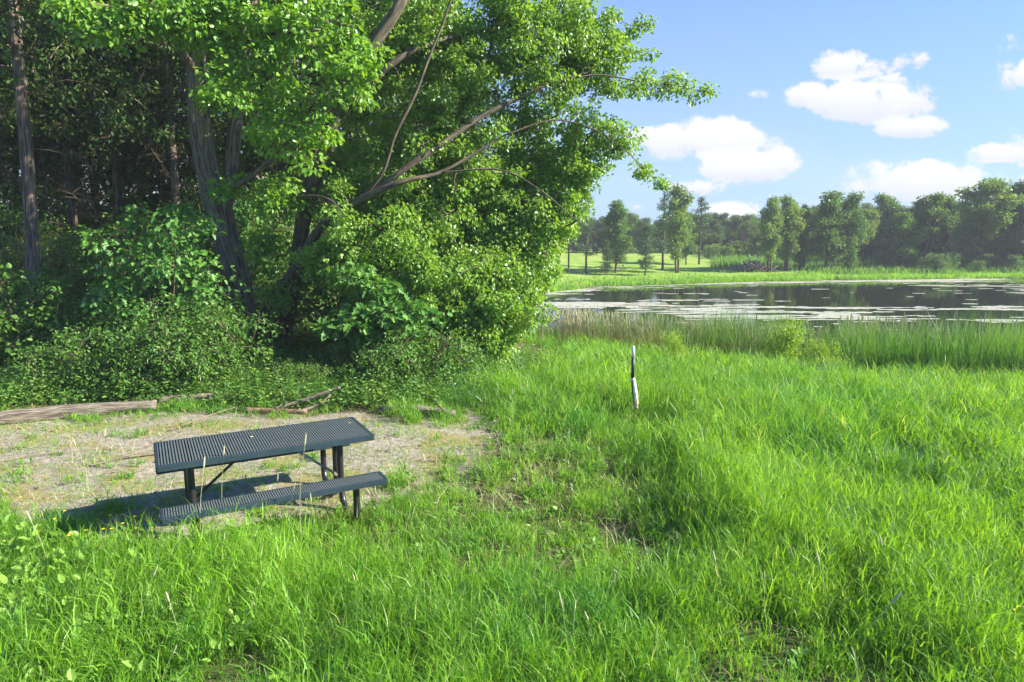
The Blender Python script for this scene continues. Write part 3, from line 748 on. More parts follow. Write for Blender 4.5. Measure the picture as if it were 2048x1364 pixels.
# ------------------------------------------------------------------ woodland behind: conifer like trees with dead lower twigs
def deadtwigs(g, zs, rt, n, L0, rr=.012):
    for k in range(n):
        z = rng.uniform(*zs); a = rng.uniform(0, 2*np.pi); L = L0*rng.uniform(.4, 1.2)
        p = np.array([math.cos(a)*rt, math.sin(a)*rt, z]); d = np.array([math.cos(a), math.sin(a), rng.uniform(-.1, .45)])
        pts = [p]
        for s_ in range(5):
            d = unit(d+rng.normal(size=3)*.28+np.array([0, 0, -.12])); p = p+d*L/5; pts.append(p)
        tube(g, pts, np.linspace(rr, rr*.25, 6), 5)
        P0, P1 = [], []
        for s_ in range(1, 6):
            for q_ in range(4):
                d2 = unit(rng.normal(size=3)+(pts[s_]-pts[s_-1])*2); l2 = L*rng.uniform(.08, .30)
                e = pts[s_]+d2*l2; P0.append(pts[s_]); P1.append(e)
                e2 = e+unit(d2+rng.normal(size=3)*.5)*l2*.7; P0.append(e); P1.append(e2)
        frusta(g, P0, P1, rr*.35, rr*.12, 3)
def forest_tree(r, H, crown_z, crown_r, ncl, mleaf, mbark, lean=(0, 0), size=.12, twz=(1.8, 6.5), ntw=16, nm='woodland_tree'):
    root = empty(nm)
    top = np.array([lean[0], lean[1], H])
    pts = [np.array([0, 0, -.3]), top*.25+np.array([.05, .03, 0]), top*.5, top*.75-np.array([.06, 0, 0]), top]
    cl = []
    for k in range(ncl):
        t = rng.random()**.8; z = crown_z+(H-crown_z)*t; a = rng.uniform(0, 2*np.pi)
        R = crown_r*(1-t*.75)*rng.random()**.5
        cl.append([top[0]*z/H+math.cos(a)*R, top[1]*z/H+math.sin(a)*R, z-.15*R])
    g = Geo(); deadtwigs(g, twz, r*.6, ntw, 1.5)
    tree(root, [(pts, [r*1.25, r, r*.85, r*.6, .03], 18, 10)], np.array(cl), OVAL, mleaf, mbark, per=46, size=size, cr=.5, flat=.6, droop=.4, twig=.006, twigs=2, seg=.7, g=g)
    return root
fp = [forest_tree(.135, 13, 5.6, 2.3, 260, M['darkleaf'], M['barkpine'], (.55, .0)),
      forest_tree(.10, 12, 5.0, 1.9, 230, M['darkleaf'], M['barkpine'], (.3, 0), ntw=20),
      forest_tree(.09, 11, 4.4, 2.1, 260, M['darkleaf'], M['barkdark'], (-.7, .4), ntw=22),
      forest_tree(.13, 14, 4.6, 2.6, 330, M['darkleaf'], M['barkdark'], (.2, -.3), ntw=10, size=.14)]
used = [False]*4
def place(i, protos, us, loc, rz, s, label, cat, group=None, sz=None):
    if not us[i]:
        us[i] = True; o = protos[i]; o.location = loc; o.rotation_euler = (0, 0, rz); o.scale = (s, s, sz or s)
        return tag(o, label, cat, group)
    return copy_tree(protos[i], loc, rz, s, label, group, sz, cat)
def gp(u, d): x = (u-1024)/F*d/ (math.cos(PITCH)) * math.cos(PITCH); return (x, d, gz(x, d)-.05)
GW = 'dark woodland trees behind the shrubs'
place(0, fp, used, gp(58, 15.5), 0.3, 1.0, 'straight sunlit bare trunk with shaggy bark and dead twigs at far left', 'tree')
place(1, fp, used, gp(357, 18.5), 1.0, 1.0, 'slender sunlit tan trunk just left of the thick furrowed trunk', 'tree')
place(2, fp, used, gp(168, 19), 2.5, 1.1, 'thin dark tree leaning right between the two sunlit trunks', 'tree')
place(1, fp, used, gp(262, 20.5), 3.2, 1.0, 'thin grey brown trunk with tangled dead twigs left of the slender tan trunk', 'tree')
place(3, fp, used, gp(662, 19), 0.5, 1.0, 'shaded trunk standing behind the maple stems', 'tree')
k = 0
for (u, d, i, rz) in ((-40, 19, 3, .2), (15, 22, 2, 1.4), (100, 24, 3, 2.2), (215, 23, 3, 4.1), (305, 25, 2, 5.0), (330, 22, 1, .3), (430, 21, 3, 1.2), (520, 24, 3, 3.3), (575, 20, 1, 2.0),
                      (600, 26, 3, 5.5), (720, 23, 3, 1.9), (790, 20, 2, 4.4), (860, 24, 3, 2.9), (-20, 28, 3, 1.1), (60, 31, 3, 3.6), (140, 28, 3, 5.1), (190, 33, 2, 0.4), (250, 29, 3, 2.6),
                      (350, 31, 3, .9), (410, 28, 2, 3.9), (470, 32, 3, 1.7), (560, 30, 3, 4.9), (660, 31, 3, 0.1), (760, 29, 3, 2.1), (880, 32, 3, 3.1), (-160, 22, 3, 2.4), (-260, 18, 3, 3.4), (-120, 15.5, 1, 1.1), (-330, 26, 3, 0), (955, 27, 2, 1)):
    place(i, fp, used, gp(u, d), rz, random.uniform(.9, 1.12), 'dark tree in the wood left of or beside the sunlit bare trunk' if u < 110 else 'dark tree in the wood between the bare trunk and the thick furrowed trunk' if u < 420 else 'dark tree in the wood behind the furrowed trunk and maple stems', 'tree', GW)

# ------------------------------------------------------------------ shrubs of the undergrowth
def shrub(H, R, ncl, tmpl, mat, size, per=40, cr=.22, nm='shrub', stems=6, droop=.4, up=1.0, name2='foliage'):
    root = empty(nm); limbs = []
    for k in range(stems):
        a = rng.uniform(0, 2*np.pi); e = np.array([math.cos(a)*R*.5, math.sin(a)*R*.5, H*rng.uniform(.6, .9)])
        limbs.append(([np.array([e[0]*.1, e[1]*.1, -.1]), e*np.array([.45, .45, .5]), e], [.014, .010, .005], 6, 0))
    c = ellipsoid((0, 0, H*.52), (R, R, H*.46), ncl, bias=.4)
    tree(root, limbs, c, tmpl, mat, M['barkdark'], per=per, size=size, cr=cr, flat=.7, droop=droop, twig=.0028, twigs=3, trunkname='stems', crownname=name2, nrm_up=up, seg=.35)
    return root
sp_ = [shrub(1.6, .8, 62, BROAD, M['shrub'], .068, per=50, cr=.26), shrub(1.9, .75, 70, OVAL, M['shrub'], .046, per=70, cr=.24), shrub(2.1, .8, 52, MAPLE, M['oakleaf'], .068, per=56, cr=.28),
       shrub(.85, .7, 46, OVAL, M['shrub'], .055, per=44, cr=.20), shrub(2.3, .7, 46, OVAL, M['weed'], .045, per=56, cr=.26)]
us2 = [False]*5
GS = 'shaded shrubs of the undergrowth at the forest edge'
special = {0: 'pale leaved bush at the foot of the sunlit bare trunk', 6: 'lobed leaf bush just left of the thick furrowed trunk', 12: 'upright shrub at the far left edge behind the grey log',
           20: 'low broadleaf bush sprawling behind the middle of the grey log', 27: 'leafy bush behind the red brown branch'}
brush = [(random.uniform(-150, 1000), random.uniform(20, 34), random.choice([0, 1, 1]), random.uniform(1.9, 2.9)) for _ in range(34)]
lst = [(95, 14.6, 4, 1.05), (20, 13.5, 1, 1.2), (190, 14, 0, 1.2), (260, 13.2, 0, 1.1), (310, 14.5, 1, 1.3), (370, 13.4, 1, 1.1), (405, 13.2, 2, .85), (330, 12.4, 2, .95), (150, 12.8, 1, 1.0), (60, 12.4, 0, 1.05),
       (230, 12.1, 1, .95), (290, 11.8, 0, .95), (-30, 12.2, 0, 1.15), (110, 11.7, 0, .95), (400, 11.9, 0, .8), (175, 11.5, 3, 1.3), (350, 11.3, 3, 1.3), (430, 11.6, 3, 1.1), (20, 11.2, 3, 1.2), (90, 11.0, 3, 1.0),
       (240, 11.0, 3, 1.1), (300, 10.9, 3, .9), (400, 10.95, 3, .9), (460, 11.2, 3, 1.0), (150, 10.9, 3, .8), (520, 11.7, 3, .75), (560, 11.3, 3, .7), (620, 11.2, 3, .8), (700, 11.2, 3, .9), (770, 11.3, 3, .9), (680, 12.2, 3, 1.1),
       (840, 11.6, 3, 1.1), (900, 12.0, 3, 1.0), (600, 17, 1, 1.3), (680, 15.5, 0, 1.2), (740, 14.5, 1, 1.2), (820, 13.8, 0, 1.1), (10, 17, 1, 1.5), (120, 17.5, 0, 1.5), (215, 17, 4, 1.4), (300, 18, 1, 1.4), (390, 17, 0, 1.3), (-60, 16, 1, 1.4), (450, 17.5, 1, 1.3),
       (540, 19, 1, 1.4), (70, 21, 0, 1.6), (180, 22, 1, 1.5), (290, 23, 0, 1.6), (400, 22, 1, 1.6), (500, 23, 0, 1.5), (-10, 23, 1, 1.6), (620, 22, 0, 1.5), (-140, 13, 1, 1.2), (-200, 15, 0, 1.3), (-130, 11.2, 3, 1.2), (720, 21, 1, 1.5), (820, 19, 0, 1.4)]+brush+[(random.uniform(-60, 640), random.uniform(16.2, 19.5), random.choice([0, 1, 4, 4, 2]), random.uniform(1.2, 1.8)) for _ in range(22)]
for k, (u, d, i, s_) in enumerate(lst):
    zone = ('green bush in the undergrowth behind the thick grey log' if d < 12.6 and u < 330 else 'low bush in front of the leaning furrowed trunk' if d < 12.6 and u < 640 else
            'low bush at the foot of the maple skirt behind the table' if d < 12.6 else ('dim bush deep in the wood at far left' if u < 200 else 'dim bush deep in the wood between the dark trunks' if u < 430 else 'dim bush deep in the wood behind the maple') if d > 19.9 else
            'bush standing round the foot of the sunlit bare trunk' if u < 200 else 'bush between the sunlit bare trunk and the furrowed trunk' if u < 480 else 'bush growing among and behind the maple stems')
    lab = special.get(k, zone)
    if k not in special and k < 40 and k % 5 == 3: continue
    s_ *= random.choice([.7, .9, 1.0, 1.15, 1.3])
    if 12.7 < d < 16 and (350 < u < 570 or 0 < u < 130): s_ = min(s_, .72)
    if d > 19.9: s_ *= .98
    place(i, sp_, us2, gp(u, d), random.uniform(0, 6.28), s_*random.uniform(.8, 1.25), lab, 'shrub', None if k in special else GS)

# ------------------------------------------------------------------ grass
def blades(g, P0, h, w, az, bend, segs=3, rnd=None, face=None):
    n = len(P0); h = np.broadcast_to(h, (n,)); w = np.broadcast_to(w, (n,)); bend = np.broadcast_to(bend, (n,))
    f = rng.uniform(0, np.pi, n) if face is None else face
    side = np.stack([np.cos(f), np.sin(f), 0*f], 1); dirv = np.stack([np.cos(az), np.sin(az), 0*az], 1)
    K = 2*segs+1; V = np.zeros((n, K, 3))
    for s_ in range(segs+1):
        t = s_/segs
        c = P0+dirv*(bend*h*t**1.8)[:, None]; c[:, 2] += h*(t-.38*np.minimum(bend, 1.4)*t**2.4)
        if s_ < segs:
            wd = side*(w*(1-t**1.6)*(.6+.4*math.sin(math.pi*min(1, t+.35))))[:, None]*.5
            V[:, 2*s_] = c-wd; V[:, 2*s_+1] = c+wd
        else: V[:, 2*segs] = c
    lp = []; tt = []
    for s_ in range(segs-1): lp += [2*s_, 2*s_+1, 2*s_+3, 2*s_+2]; tt.append(4)
    lp += [2*segs-2, 2*segs-1, 2*segs]; tt.append(3)
    loops = (np.arange(n)[:, None]*K+np.array(lp)[None]).reshape(-1)
    if rnd is None: rnd = rng.random(n)
    g.add(V.reshape(-1, 3), loops, np.tile(tt, n), np.repeat(rnd, K))
def spindle(g, p0, p1, r, sides=5, rnd=0.5):
    p0 = np.asarray(p0); p1 = np.asarray(p1); q1 = p0*.75+p1*.25; q2 = p0*.25+p1*.75
    frusta(g, p0, q1, r*.35, r, sides, rnd); frusta(g, q1, q2, r, r*.8, sides, rnd); frusta(g, q2, p1, r*.8, r*.1, sides, rnd)
SHORT = [(-2.2, 6.5), (-.9, 7.0), (0.0, 8.9), (1.2, 8.2), (1.5, 6.6), (1.4, 5.0), (0.2, 4.7), (-1.3, 5.1)]
def field(n, y0, y1, dens_w):
    """random points spread evenly over the trapezoid the lens can see, a little wider"""
    y = np.sqrt(rng.uniform(y0*y0, y1*y1, n)); x = rng.uniform(-1, 1, n)*(y*.85+3.6)
    return x, y
def grass_field(g, n, y0, y1, wmin, wmax, segs, hs=1.0, tuft=15, spread=.055):
    nt = n//tuft
    x, y = field(nt, y0, y1, 1)
    wd = woodmask(x, y); sd = sandmask(x, y)
    clump = fbm(x*1.1, y*1.1, 2.2, 3); cl2 = fbm(x*4.5, y*4.5, 7.7, 2)
    sh = smooth(-.5, .5, polydist(x, y, SHORT)+(clump-.5)*1.2)
    d = (1-.97*smooth(.15, .95, sd))*(1-.93*wd)*(1-.60*sh)*(.14+.86*smooth(.42, .54, clump*.45+cl2*.55+.02))*(y < shore_near(x)-.1)
    keep = rng.random(nt) < d
    x, y, clump, cl2, sh, sd, wd = [a[keep] for a in (x, y, clump, cl2, sh, sd, wd)]
    n = len(x)
    h = .31*(.45+1.1*clump)*rng.uniform(.55, 1.3, n)
    h *= 1-.5*sh; h *= 1-.75*smooth(.1, .6, sd); h *= 1-.35*wd; h *= 1-.6*smooth(9.2, 9.7, y)*smooth(.5, -.5, x)*(y < 10.7)
    h *= 1+.35*smooth(7, 12, y)
    for (cx, cy, rr, am) in ((3.9, 7.2, .6, .6), (1.9, 7.6, .5, .35), (5.0, 6.4, .6, .5), (2.9, 4.3, .4, .4), (-.6, 3.9, .5, .3), (2.2, 6.0, .8, .75), (1.45, 10.2, .55, .5), (2.1, 10.0, .5, .5), (-1.9, 4.65, .5, .5), (-2.0, 5.05, .5, -.08), (-2.7, 4.75, .5, .1), (3.6, 5.2, .9, .4), (4.6, 8.5, 1.0, .5), (.7, 6.0, .4, .3), (5.6, 9.5, 1.2, .5), (3.2, 8.0, .7, .35)):
        h *= 1+am*np.exp(-((x-cx)**2+(y-cy)**2)/rr**2)
    tr = np.clip(clump*.25+rng.random(n)*.85-.05, 0, 1)
    wide = rng.uniform(.7, 1.35, n)
    x, y, h, tr, wide = [np.repeat(a, tuft) for a in (x, y, h*hs, tr, wide)]
    n = len(x); a = rng.uniform(0, 2*np.pi, n); r_ = rng.random(n)**.5*spread*(1+y*.08)
    x = x+np.cos(a)*r_; y = y+np.sin(a)*r_
    post_gap = 1-.55*np.exp(-((x-1.72)**2+(y-8.7)**2)/.25)
    h = h*rng.uniform(.4, 1.15, n)*post_gap
    az = a+rng.normal(size=n)*.8
    bend = np.clip(rng.gamma(2.0, .24, n), .05, 1.7)
    rn = np.clip(tr*.62+rng.random(n)*.50-.05, 0, 1)
    z = terrain(x, y)-.01; base = np.stack([x, y, z], 1)
    # about half of the shoots are stems with leaves leaving at angles
    st = rng.random(n) < .42; i_ = np.where(~st)[0]
    blades(g, base[i_], h[i_], (rng.uniform(wmin, wmax, n)*wide)[i_], az[i_], bend[i_], segs, rn[i_])
    i_ = np.where(st)[0]; m_ = 4
    k_ = np.repeat(i_, m_); lv = np.tile(np.arange(m_), len(i_)); t = (lv+rng.uniform(.1, .9, len(k_)))/m_*.85
    lean = (bend*.35)[k_]*h[k_]*t; c = base[k_]+np.stack([np.cos(az[k_])*lean, np.sin(az[k_])*lean, h[k_]*t*.95], 1)
    ll = rng.uniform(.09, .19, len(k_))*np.clip(h[k_]/.3, .5, 1.4)*(1+.5*(segs < 4))
    aa = a[k_]+lv*2.6+rng.normal(size=len(k_))*.5
    blades(g, c, ll, rng.uniform(wmin, wmax, len(k_))*1.15, aa, rng.uniform(.35, 1.25, len(k_)), 3, np.clip(rn[k_]+rng.normal(size=len(k_))*.12+.05, 0, 1))
g = Geo()
grass_field(g, 290000, 1.2, 6.5, .004, .010, 4)
grass_field(g, 270000, 6.5, 12, .006, .013, 3)
grass_field(g, 230000, 12, 29.5, .010, .022, 3, 1.05)
o = g.link('meadow_grass', M['grass']); tag(o, 'bright green long meadow grass covering the foreground and the slope to the pond', 'grass', kind='stuff')
# wispy dry stems and short yellow turf in and round the clearing
g = Geo()
x, y = field(200000, 2, 13, 1); sd = sandmask(x, y)
sh = smooth(-.5, .5, polydist(x, y, SHORT)); pn = fbm(x*2.2, y*2.2, 3.3, 3)
keep = rng.random(len(x)) < (.65*smooth(.1, .6, sd)*smooth(.40, .60, pn)+.05*sd+.5*sd*(1-sd)*2+.22*sh+.02)
x, y = x[keep], y[keep]; n_ = len(x)
blades(g, np.stack([x, y, terrain(x, y)-.005], 1), rng.uniform(.03, .13, n_), rng.uniform(.004, .010, n_), rng.uniform(0, 6.28, n_), rng.uniform(.3, 1.6, n_), 3, rng.uniform(.3, 1, n_))
o = g.link('clearing_turf', M['grass']); tag(o, 'short thin yellow green grass sprouting through the sandy clearing', 'grass', kind='stuff')
g = Geo()
x, y = field(110000, 1.5, 14, 1); keep = rng.random(len(x)) < (.32-.16*smooth(.2, .6, sandmask(x, y))+.4*smooth(-.5, .5, polydist(x, y, SHORT)))*(1-.7*woodmask(x, y)); x, y = x[keep], y[keep]; n_ = len(x)
blades(g, np.stack([x, y, terrain(x, y)], 1), rng.uniform(.03, .24, n_)*(1+.6*(rng.random(n_) < .25)), rng.uniform(.003, .007, n_), rng.uniform(0, 6.28, n_), rng.uniform(.4, 2.2, n_), 3)
o = g.link('dead_thatch', M['grassdry']); tag(o, 'straw coloured dead grass lying between the green blades and on the sand', 'dead grass', kind='stuff')
# dead tuft at the post, dark green clumps beside it
def tuft_thing(x, y, n, h, sp, mat, label, nm='grass_clump', cat='grass clump'):
    g = Geo(); a = rng.uniform(0, 6.28, n); r_ = rng.random(n)**.6*sp
    X_ = x+np.cos(a)*r_; Y_ = y+np.sin(a)*r_
    blades(g, np.stack([X_, Y_, terrain(X_, Y_)], 1), h*rng.uniform(.5, 1.1, n), rng.uniform(.006, .012, n), a, rng.uniform(.2, 1.1, n), 4, rng.random(n))
    return tag(g.link(nm, mat), label, cat)
tuft_thing(1.71, 9.24, 150, .30, .09, M['grassdry'], 'brown dead grass tuft gathered round the foot of the marker post', 'dead_grass_tuft')
tuft_thing(2.12, 9.6, 1100, .46, .42, M['clump'], 'dark green grass clump just right of the marker post')
tuft_thing(1.28, 9.8, 500, .36, .28, M['clump'], 'smaller dark green grass clump just left of the marker post')
tuft_thing(6.5, 9.4, 1100, .62, .55, M['clump'], 'tall dark arching grass clump at the right edge of the picture')
g = Geo()
for (cx, cy, n_, hh_, sp2) in [(2.9, 5.2, 700, .5, .4), (4.0, 7.0, 700, .5, .45), (4.9, 6.2, 600, .55, .4), (1.1, 4.6, 350, .35, .3), (3.3, 4.4, 500, .42, .35), (2.8, 9.0, 500, .42, .4), (4.6, 10.5, 700, .5, .5), (7.5, 11.5, 700, .6, .6), (-.4, 4.2, 260, .35, .25), (-2.3, 3.9, 400, .42, .35), (5.6, 8.2, 500, .5, .4), (3.4, 12.5, 500, .5, .5), (6.2, 13.8, 600, .6, .6)]:
    a = rng.uniform(0, 6.28, n_); r_ = rng.random(n_)**.6*sp2; X_ = cx+np.cos(a)*r_; Y_ = cy+np.sin(a)*r_
    blades(g, np.stack([X_, Y_, terrain(X_, Y_)], 1), hh_*rng.uniform(.5, 1.1, n_), rng.uniform(.005, .010, n_)*(1+cy*.04), a, rng.uniform(.2, 1.2, n_), 4, rng.random(n_))
o = g.link('dark_meadow_grass', M['clump']); tag(o, 'patches of taller darker grass scattered through the meadow', 'grass', kind='stuff')
tuft_thing(2.35, 5.9, 1300, .55, .55, M['clump'], 'dark tall grass clump in the middle of the right foreground')
g = Geo()
x, y = field(9000, 3.5, 13, 1); k_ = rng.random(len(x)) < .55*smooth(.1, .6, sandmask(x, y))*smooth(.42, .6, fbm(x*1.8, y*1.8, 51, 3))+.3*woodmask(x, y); x, y = x[k_], y[k_]; n_ = len(x)
a = rng.uniform(0, 6.28, n_)
leaves(g, np.stack([x, y, terrain(x, y)+.012], 1), np.stack([np.cos(a), np.sin(a), .1*rng.normal(size=n_)], 1), np.array([0, 0, 1.0])+rng.normal(size=(n_, 3))*.35, rng.uniform(.02, .06, n_), OVAL)
o = g.link('leaf_litter', M['litter']); tag(o, 'brown dead leaves and crumbs strewn over the sandy clearing', 'leaf litter', kind='stuff')
# broad low weeds
g = Geo()
n_ = 230; x = rng.normal(-3.3, .8, n_); y = 4.35+rng.normal(0, .42, n_)+(x+2.9)*-.25
k_ = (y > 3.0) & (y < 5.9) & (np.abs(x) < y*.85); x, y = x[k_], y[k_]; n_ = len(x); m_ = 6
C = np.repeat(np.stack([x, y, terrain(x, y)], 1), m_, 0); a = rng.uniform(0, 6.28, n_*m_); hh = np.repeat(rng.uniform(.10, .34, n_), m_)*rng.uniform(.4, 1, n_*m_)
ax = np.stack([np.cos(a)*.6, np.sin(a)*.6, rng.uniform(.2, 1.0, n_*m_)], 1); C2 = C+np.stack([np.cos(a)*.04, np.sin(a)*.04, hh], 1)
frusta(g, C, C2, .002, .0015, 3); leaves(g, C2, ax, np.stack([-np.cos(a), -np.sin(a), 0*a+.8], 1)+rng.normal(size=(n_*m_, 3))*.3, rng.uniform(.035, .085, n_*m_), BROAD, aspect=.75)
o = g.link('broadleaf_weeds', M['paleweed']); tag(o, 'pale yellow green broad leaved weeds among the grass at lower left', 'weeds', kind='stuff')
g = Geo(); n_ = 26; x = rng.normal(-3.7, .45, n_); y = rng.normal(5.35, .25, n_); z = terrain(x, y); h_ = rng.uniform(.12, .25, n_)
frusta(g, np.stack([x, y, z], 1), np.stack([x, y, z+h_], 1), .0015, .001, 3)
for k in range(4): leaves(g, np.stack([x, y, z+h_], 1), np.tile([math.cos(k*1.57), math.sin(k*1.57), .3], (n_, 1)), np.tile([0, 0, 1.0], (n_, 1)), .018, OVAL, aspect=1.6)
o = g.link('yellow_wildflowers', M['yellow']); tag(o, 'tiny yellow wildflowers beside the left end of the table', 'wildflowers', kind='stuff')
g = Geo()
x, y = field(5200, 3.0, 11, 1); pn = fbm(x*1.6, y*1.6, 31, 3)
lowleft = np.exp(-((x+3.4)**2+(y-4.6)**2)/1.2)
keep = (rng.random(len(x)) < smooth(.50, .62, pn)*.55*smooth(1.2, .3, sandmask(x, y))+smooth(-.3, .6, polydist(x, y, SHORT))*.35+lowleft*.6) & (y < 10.5)
keep &= rng.random(len(x)) > .75*smooth(.3, .8, sandmask(x, y))
x, y = x[keep], y[keep]; n_ = len(x); m_ = 7
C = np.repeat(np.stack([x, y, terrain(x, y)], 1), m_, 0); a = rng.uniform(0, 6.28, n_*m_)
hh = np.repeat(rng.uniform(.02, .16, n_), m_)*rng.uniform(.3, 1, n_*m_)
ax = np.stack([np.cos(a), np.sin(a), rng.uniform(.1, .9, n_*m_)], 1); C = C+ax*.015+np.stack([0*a, 0*a, hh], 1)
leaves(g, C, ax, np.array([0, 0, 1.0])+rng.normal(size=(n_*m_, 3))*.4, np.repeat(rng.uniform(.03, .085, n_), m_)*rng.uniform(.6, 1, n_*m_), BROAD, aspect=.75)
o = g.link('low_weeds', M['weed']); tag(o, 'low broad leaved weeds growing among the short grass', 'weeds', kind='stuff')
# forest floor cover along the wood edge
g = Geo()
y = rng.uniform(9.8, 19, 34000); x = rng.uniform(-1, .1, 34000)*(y*.8+1)+rng.uniform(0, 1.5, 34000)
wd = woodmask(x, y); keep = rng.random(len(x)) < wd*(.35+.65*smooth(13.5, 10.5, y)); x, y = x[keep], y[keep]; n_ = len(x); m_ = 5
C = np.repeat(np.stack([x, y, terrain(x, y)], 1), m_, 0); a = rng.uniform(0, 6.28, n_*m_)
hh = np.repeat(rng.uniform(.04, .50, n_)*(.4+.9*fbm(x, y, 3, 2)), m_)*rng.uniform(.3, 1, n_*m_)
ax = np.stack([np.cos(a), np.sin(a), rng.uniform(-.3, .6, n_*m_)], 1); C = C+ax*.05+np.stack([0*a, 0*a, hh], 1)
leaves(g, C, ax, np.array([0, 0, 1.0])+rng.normal(size=(n_*m_, 3))*.5, rng.uniform(.035, .085, n_*m_), OVAL)
o = g.link('forest_undergrowth', M['shrub']); tag(o, 'tangle of small leaved ground plants along the forest edge behind the logs', 'undergrowth', kind='stuff')
g = Geo()
y = rng.uniform(10.9, 18, 30000); x = rng.uniform(-1, .15, 30000)*(y*.8+1); wd = woodmask(x, y)
keep = rng.random(len(x)) < wd*smooth(.4, .6, fbm(x*.8, y*.8, 44, 2))*1.2; x, y = x[keep], y[keep]; n_ = len(x)
blades(g, np.stack([x, y, terrain(x, y)], 1), rng.uniform(.25, .7, n_), rng.uniform(.006, .011, n_), rng.uniform(0, 6.28, n_), rng.uniform(.2, 1.3, n_), 4)
o = g.link('woodland_grass', M['clump']); tag(o, 'tall arching shade grass at the foot of the maple stems', 'grass', kind='stuff')

g = Geo(); n_ = 9000; x = rng.uniform(-9.5, .3, n_); y = 10.25+rng.gamma(2, .35, n_)-.2*(x > -3)+.6*(fbm(x*.9, 0*x, 3, 2)-.5)
k_ = rng.random(n_) < smooth(.35, .6, fbm(x*1.3, y*1.3, 81, 2)); x, y = x[k_], y[k_]; n_ = len(x)
blades(g, np.stack([x, y, terrain(x, y)], 1), rng.uniform(.15, .60, n_), rng.uniform(.006, .011, n_), rng.uniform(0, 6.28, n_), rng.uniform(.2, 1.3, n_), 4)
o = g.link('edge_grass', M['clump']); tag(o, 'loose tall grass growing out of the shrubs behind the logs', 'grass', kind='stuff')

# ------------------------------------------------------------------ reeds and cattails along the near shore
g = Geo(); gh = Geo(); gc = Geo(); gk = Geo()
def reedpts(n, u0, u1, off0, off1):
    x = rng.uniform(u0, u1, n); y = shore_near(x)-rng.uniform(off0, off1, n)
    return x, y
# tall green cattail leaves to the right
x, y = reedpts(160000, 2.5, 27, -.9, 10.5); dn = smooth(.30, .55, fbm(x*.6, y*.6, 6, 3)); k_ = rng.random(len(x)) < dn*.85*(.22*smooth(2, 4, x)+.78*smooth(5, 10, x))*smooth(1.2, -.6, (shore_near(x)-y)-(4.2+1.35*np.clip(x-7.5, 0, 5))-(fbm(x*.5, y*.5, 71, 2)-.5)*3); x, y = x[k_], y[k_]; n_ = len(x)
z = np.maximum(terrain(x, y), WATER-.25)
blades(g, np.stack([x, y, z], 1), rng.uniform(.9, 2.15, n_)*(.6+.4*smooth(-10, -7, -(shore_near(x)-y)))*(.45+1.0*fbm(x*1.1, y*1.1, 91, 3)), rng.uniform(.014, .026, n_), rng.uniform(0, 6.28, n_), rng.uniform(.05, .35, n_), 4, np.clip(rng.random(n_)*.8+.1, 0, 1))
o = g.link('cattail_reeds', M['reed']); tag(o, 'dense stand of tall green cattail leaves along the right shore', 'reeds', kind='stuff')
# brown and tan seed heads, low reeds to the left
x, y = reedpts(17000, 1.0, 18, -.9, 4.2); k_ = rng.random(len(x)) < smooth(.25, .5, fbm(x*.7, y*.7, 16, 3))*(.25+.75*smooth(11, 5, x)); x, y = x[k_], y[k_]; n_ = len(x); z = np.maximum(terrain(x, y), WATER-.2)
g = Geo(); blades(g, np.stack([x, y, z], 1), rng.uniform(.6, 1.3, n_), rng.uniform(.014, .026, n_), rng.uniform(0, 6.28, n_), rng.uniform(.05, .4, n_), 3, rng.random(n_)**.7)
hx_, hy_ = [], []
x2, y2 = reedpts(2400, 1.2, 11.5, -.6, 3.0); k_ = rng.random(len(x2)) < smooth(.15, .5, fbm(x2*.9, y2*.9, 26, 2))*.9; x2, y2 = x2[k_], y2[k_]
x3, y3 = reedpts(2600, 9.0, 23, -.8, 5.4); k_ = rng.random(len(x3)) < smooth(.2, .6, fbm(x3*.9, y3*.9, 28, 2))*smooth(8, 14, x3)*.8; x3, y3 = x3[k_], y3[k_]
xs, ys = np.concatenate([x2, x3]), np.concatenate([y2, y3]); zs = np.maximum(terrain(xs, ys), WATER-.2); n_ = len(xs)
hh = np.where(xs > 10.5, rng.uniform(1.3, 2.0, n_), rng.uniform(.9, 1.5, n_)); a = rng.uniform(0, 6.28, n_); ln = np.stack([np.cos(a), np.sin(a), 0*a], 1)*rng.uniform(.0, .22, n_)[:, None]
p0 = np.stack([xs, ys, zs], 1); p1 = p0+np.array([0, 0, 1])*hh[:, None]*.78+ln*.6; p2 = p0+np.array([0, 0, 1])*hh[:, None]+ln*1.1
frusta(gh, p0, p1, .006, .004, 3, rng.random()*1); spindle(gh, p1, p2, rng.uniform(.010, .022, n_))
o = g.link('shore_reeds', M['reedbrown']); tag(o, 'low brown green reeds along the left part of the near shore', 'reeds', kind='stuff')
o = gh.link('reed_seed_heads', M['reedhead']); tag(o, 'tan feathery seed heads standing over the shore reeds', 'seed heads', kind='stuff')
# individual cattail stalks (thing > stem, head)
ct = empty('cattail')
gg = Geo(); tube(gg, [(0, 0, -.2), (.01, 0, .8), (.0, .01, 1.55)], [.007, .006, .005], 6); gg.link('stem', M['reed'], ct)
gg = Geo(); tube(gg, [(.0, .01, 1.50), (0, .01, 1.52), (0, .01, 1.68), (0, .01, 1.70)], [.006, .016, .016, .005], 10); tube(gg, [(0, .01, 1.70), (0, .01, 1.85)], [.003, .002], 4); gg.link('head', M['cathead'], ct, True)
firstc = True
for k in range(60):
    x = random.uniform(6.5, 17); y = float(shore_near(x))-random.uniform(-.9, 2.2); z = max(gz(x, y), WATER-.2)
    if firstc: c_ = ct; c_.location = (x, y, z); firstc = False
    else: c_ = copy_tree(ct, (x, y, z), random.uniform(0, 6.28), random.uniform(.8, 1.02))
    tag(c_, 'brown cattail spike above the tallest green reeds at the right' if x > 11 else 'brown cattail spike where tan reeds turn to green reeds', 'cattail', 'brown cattails above the reeds')

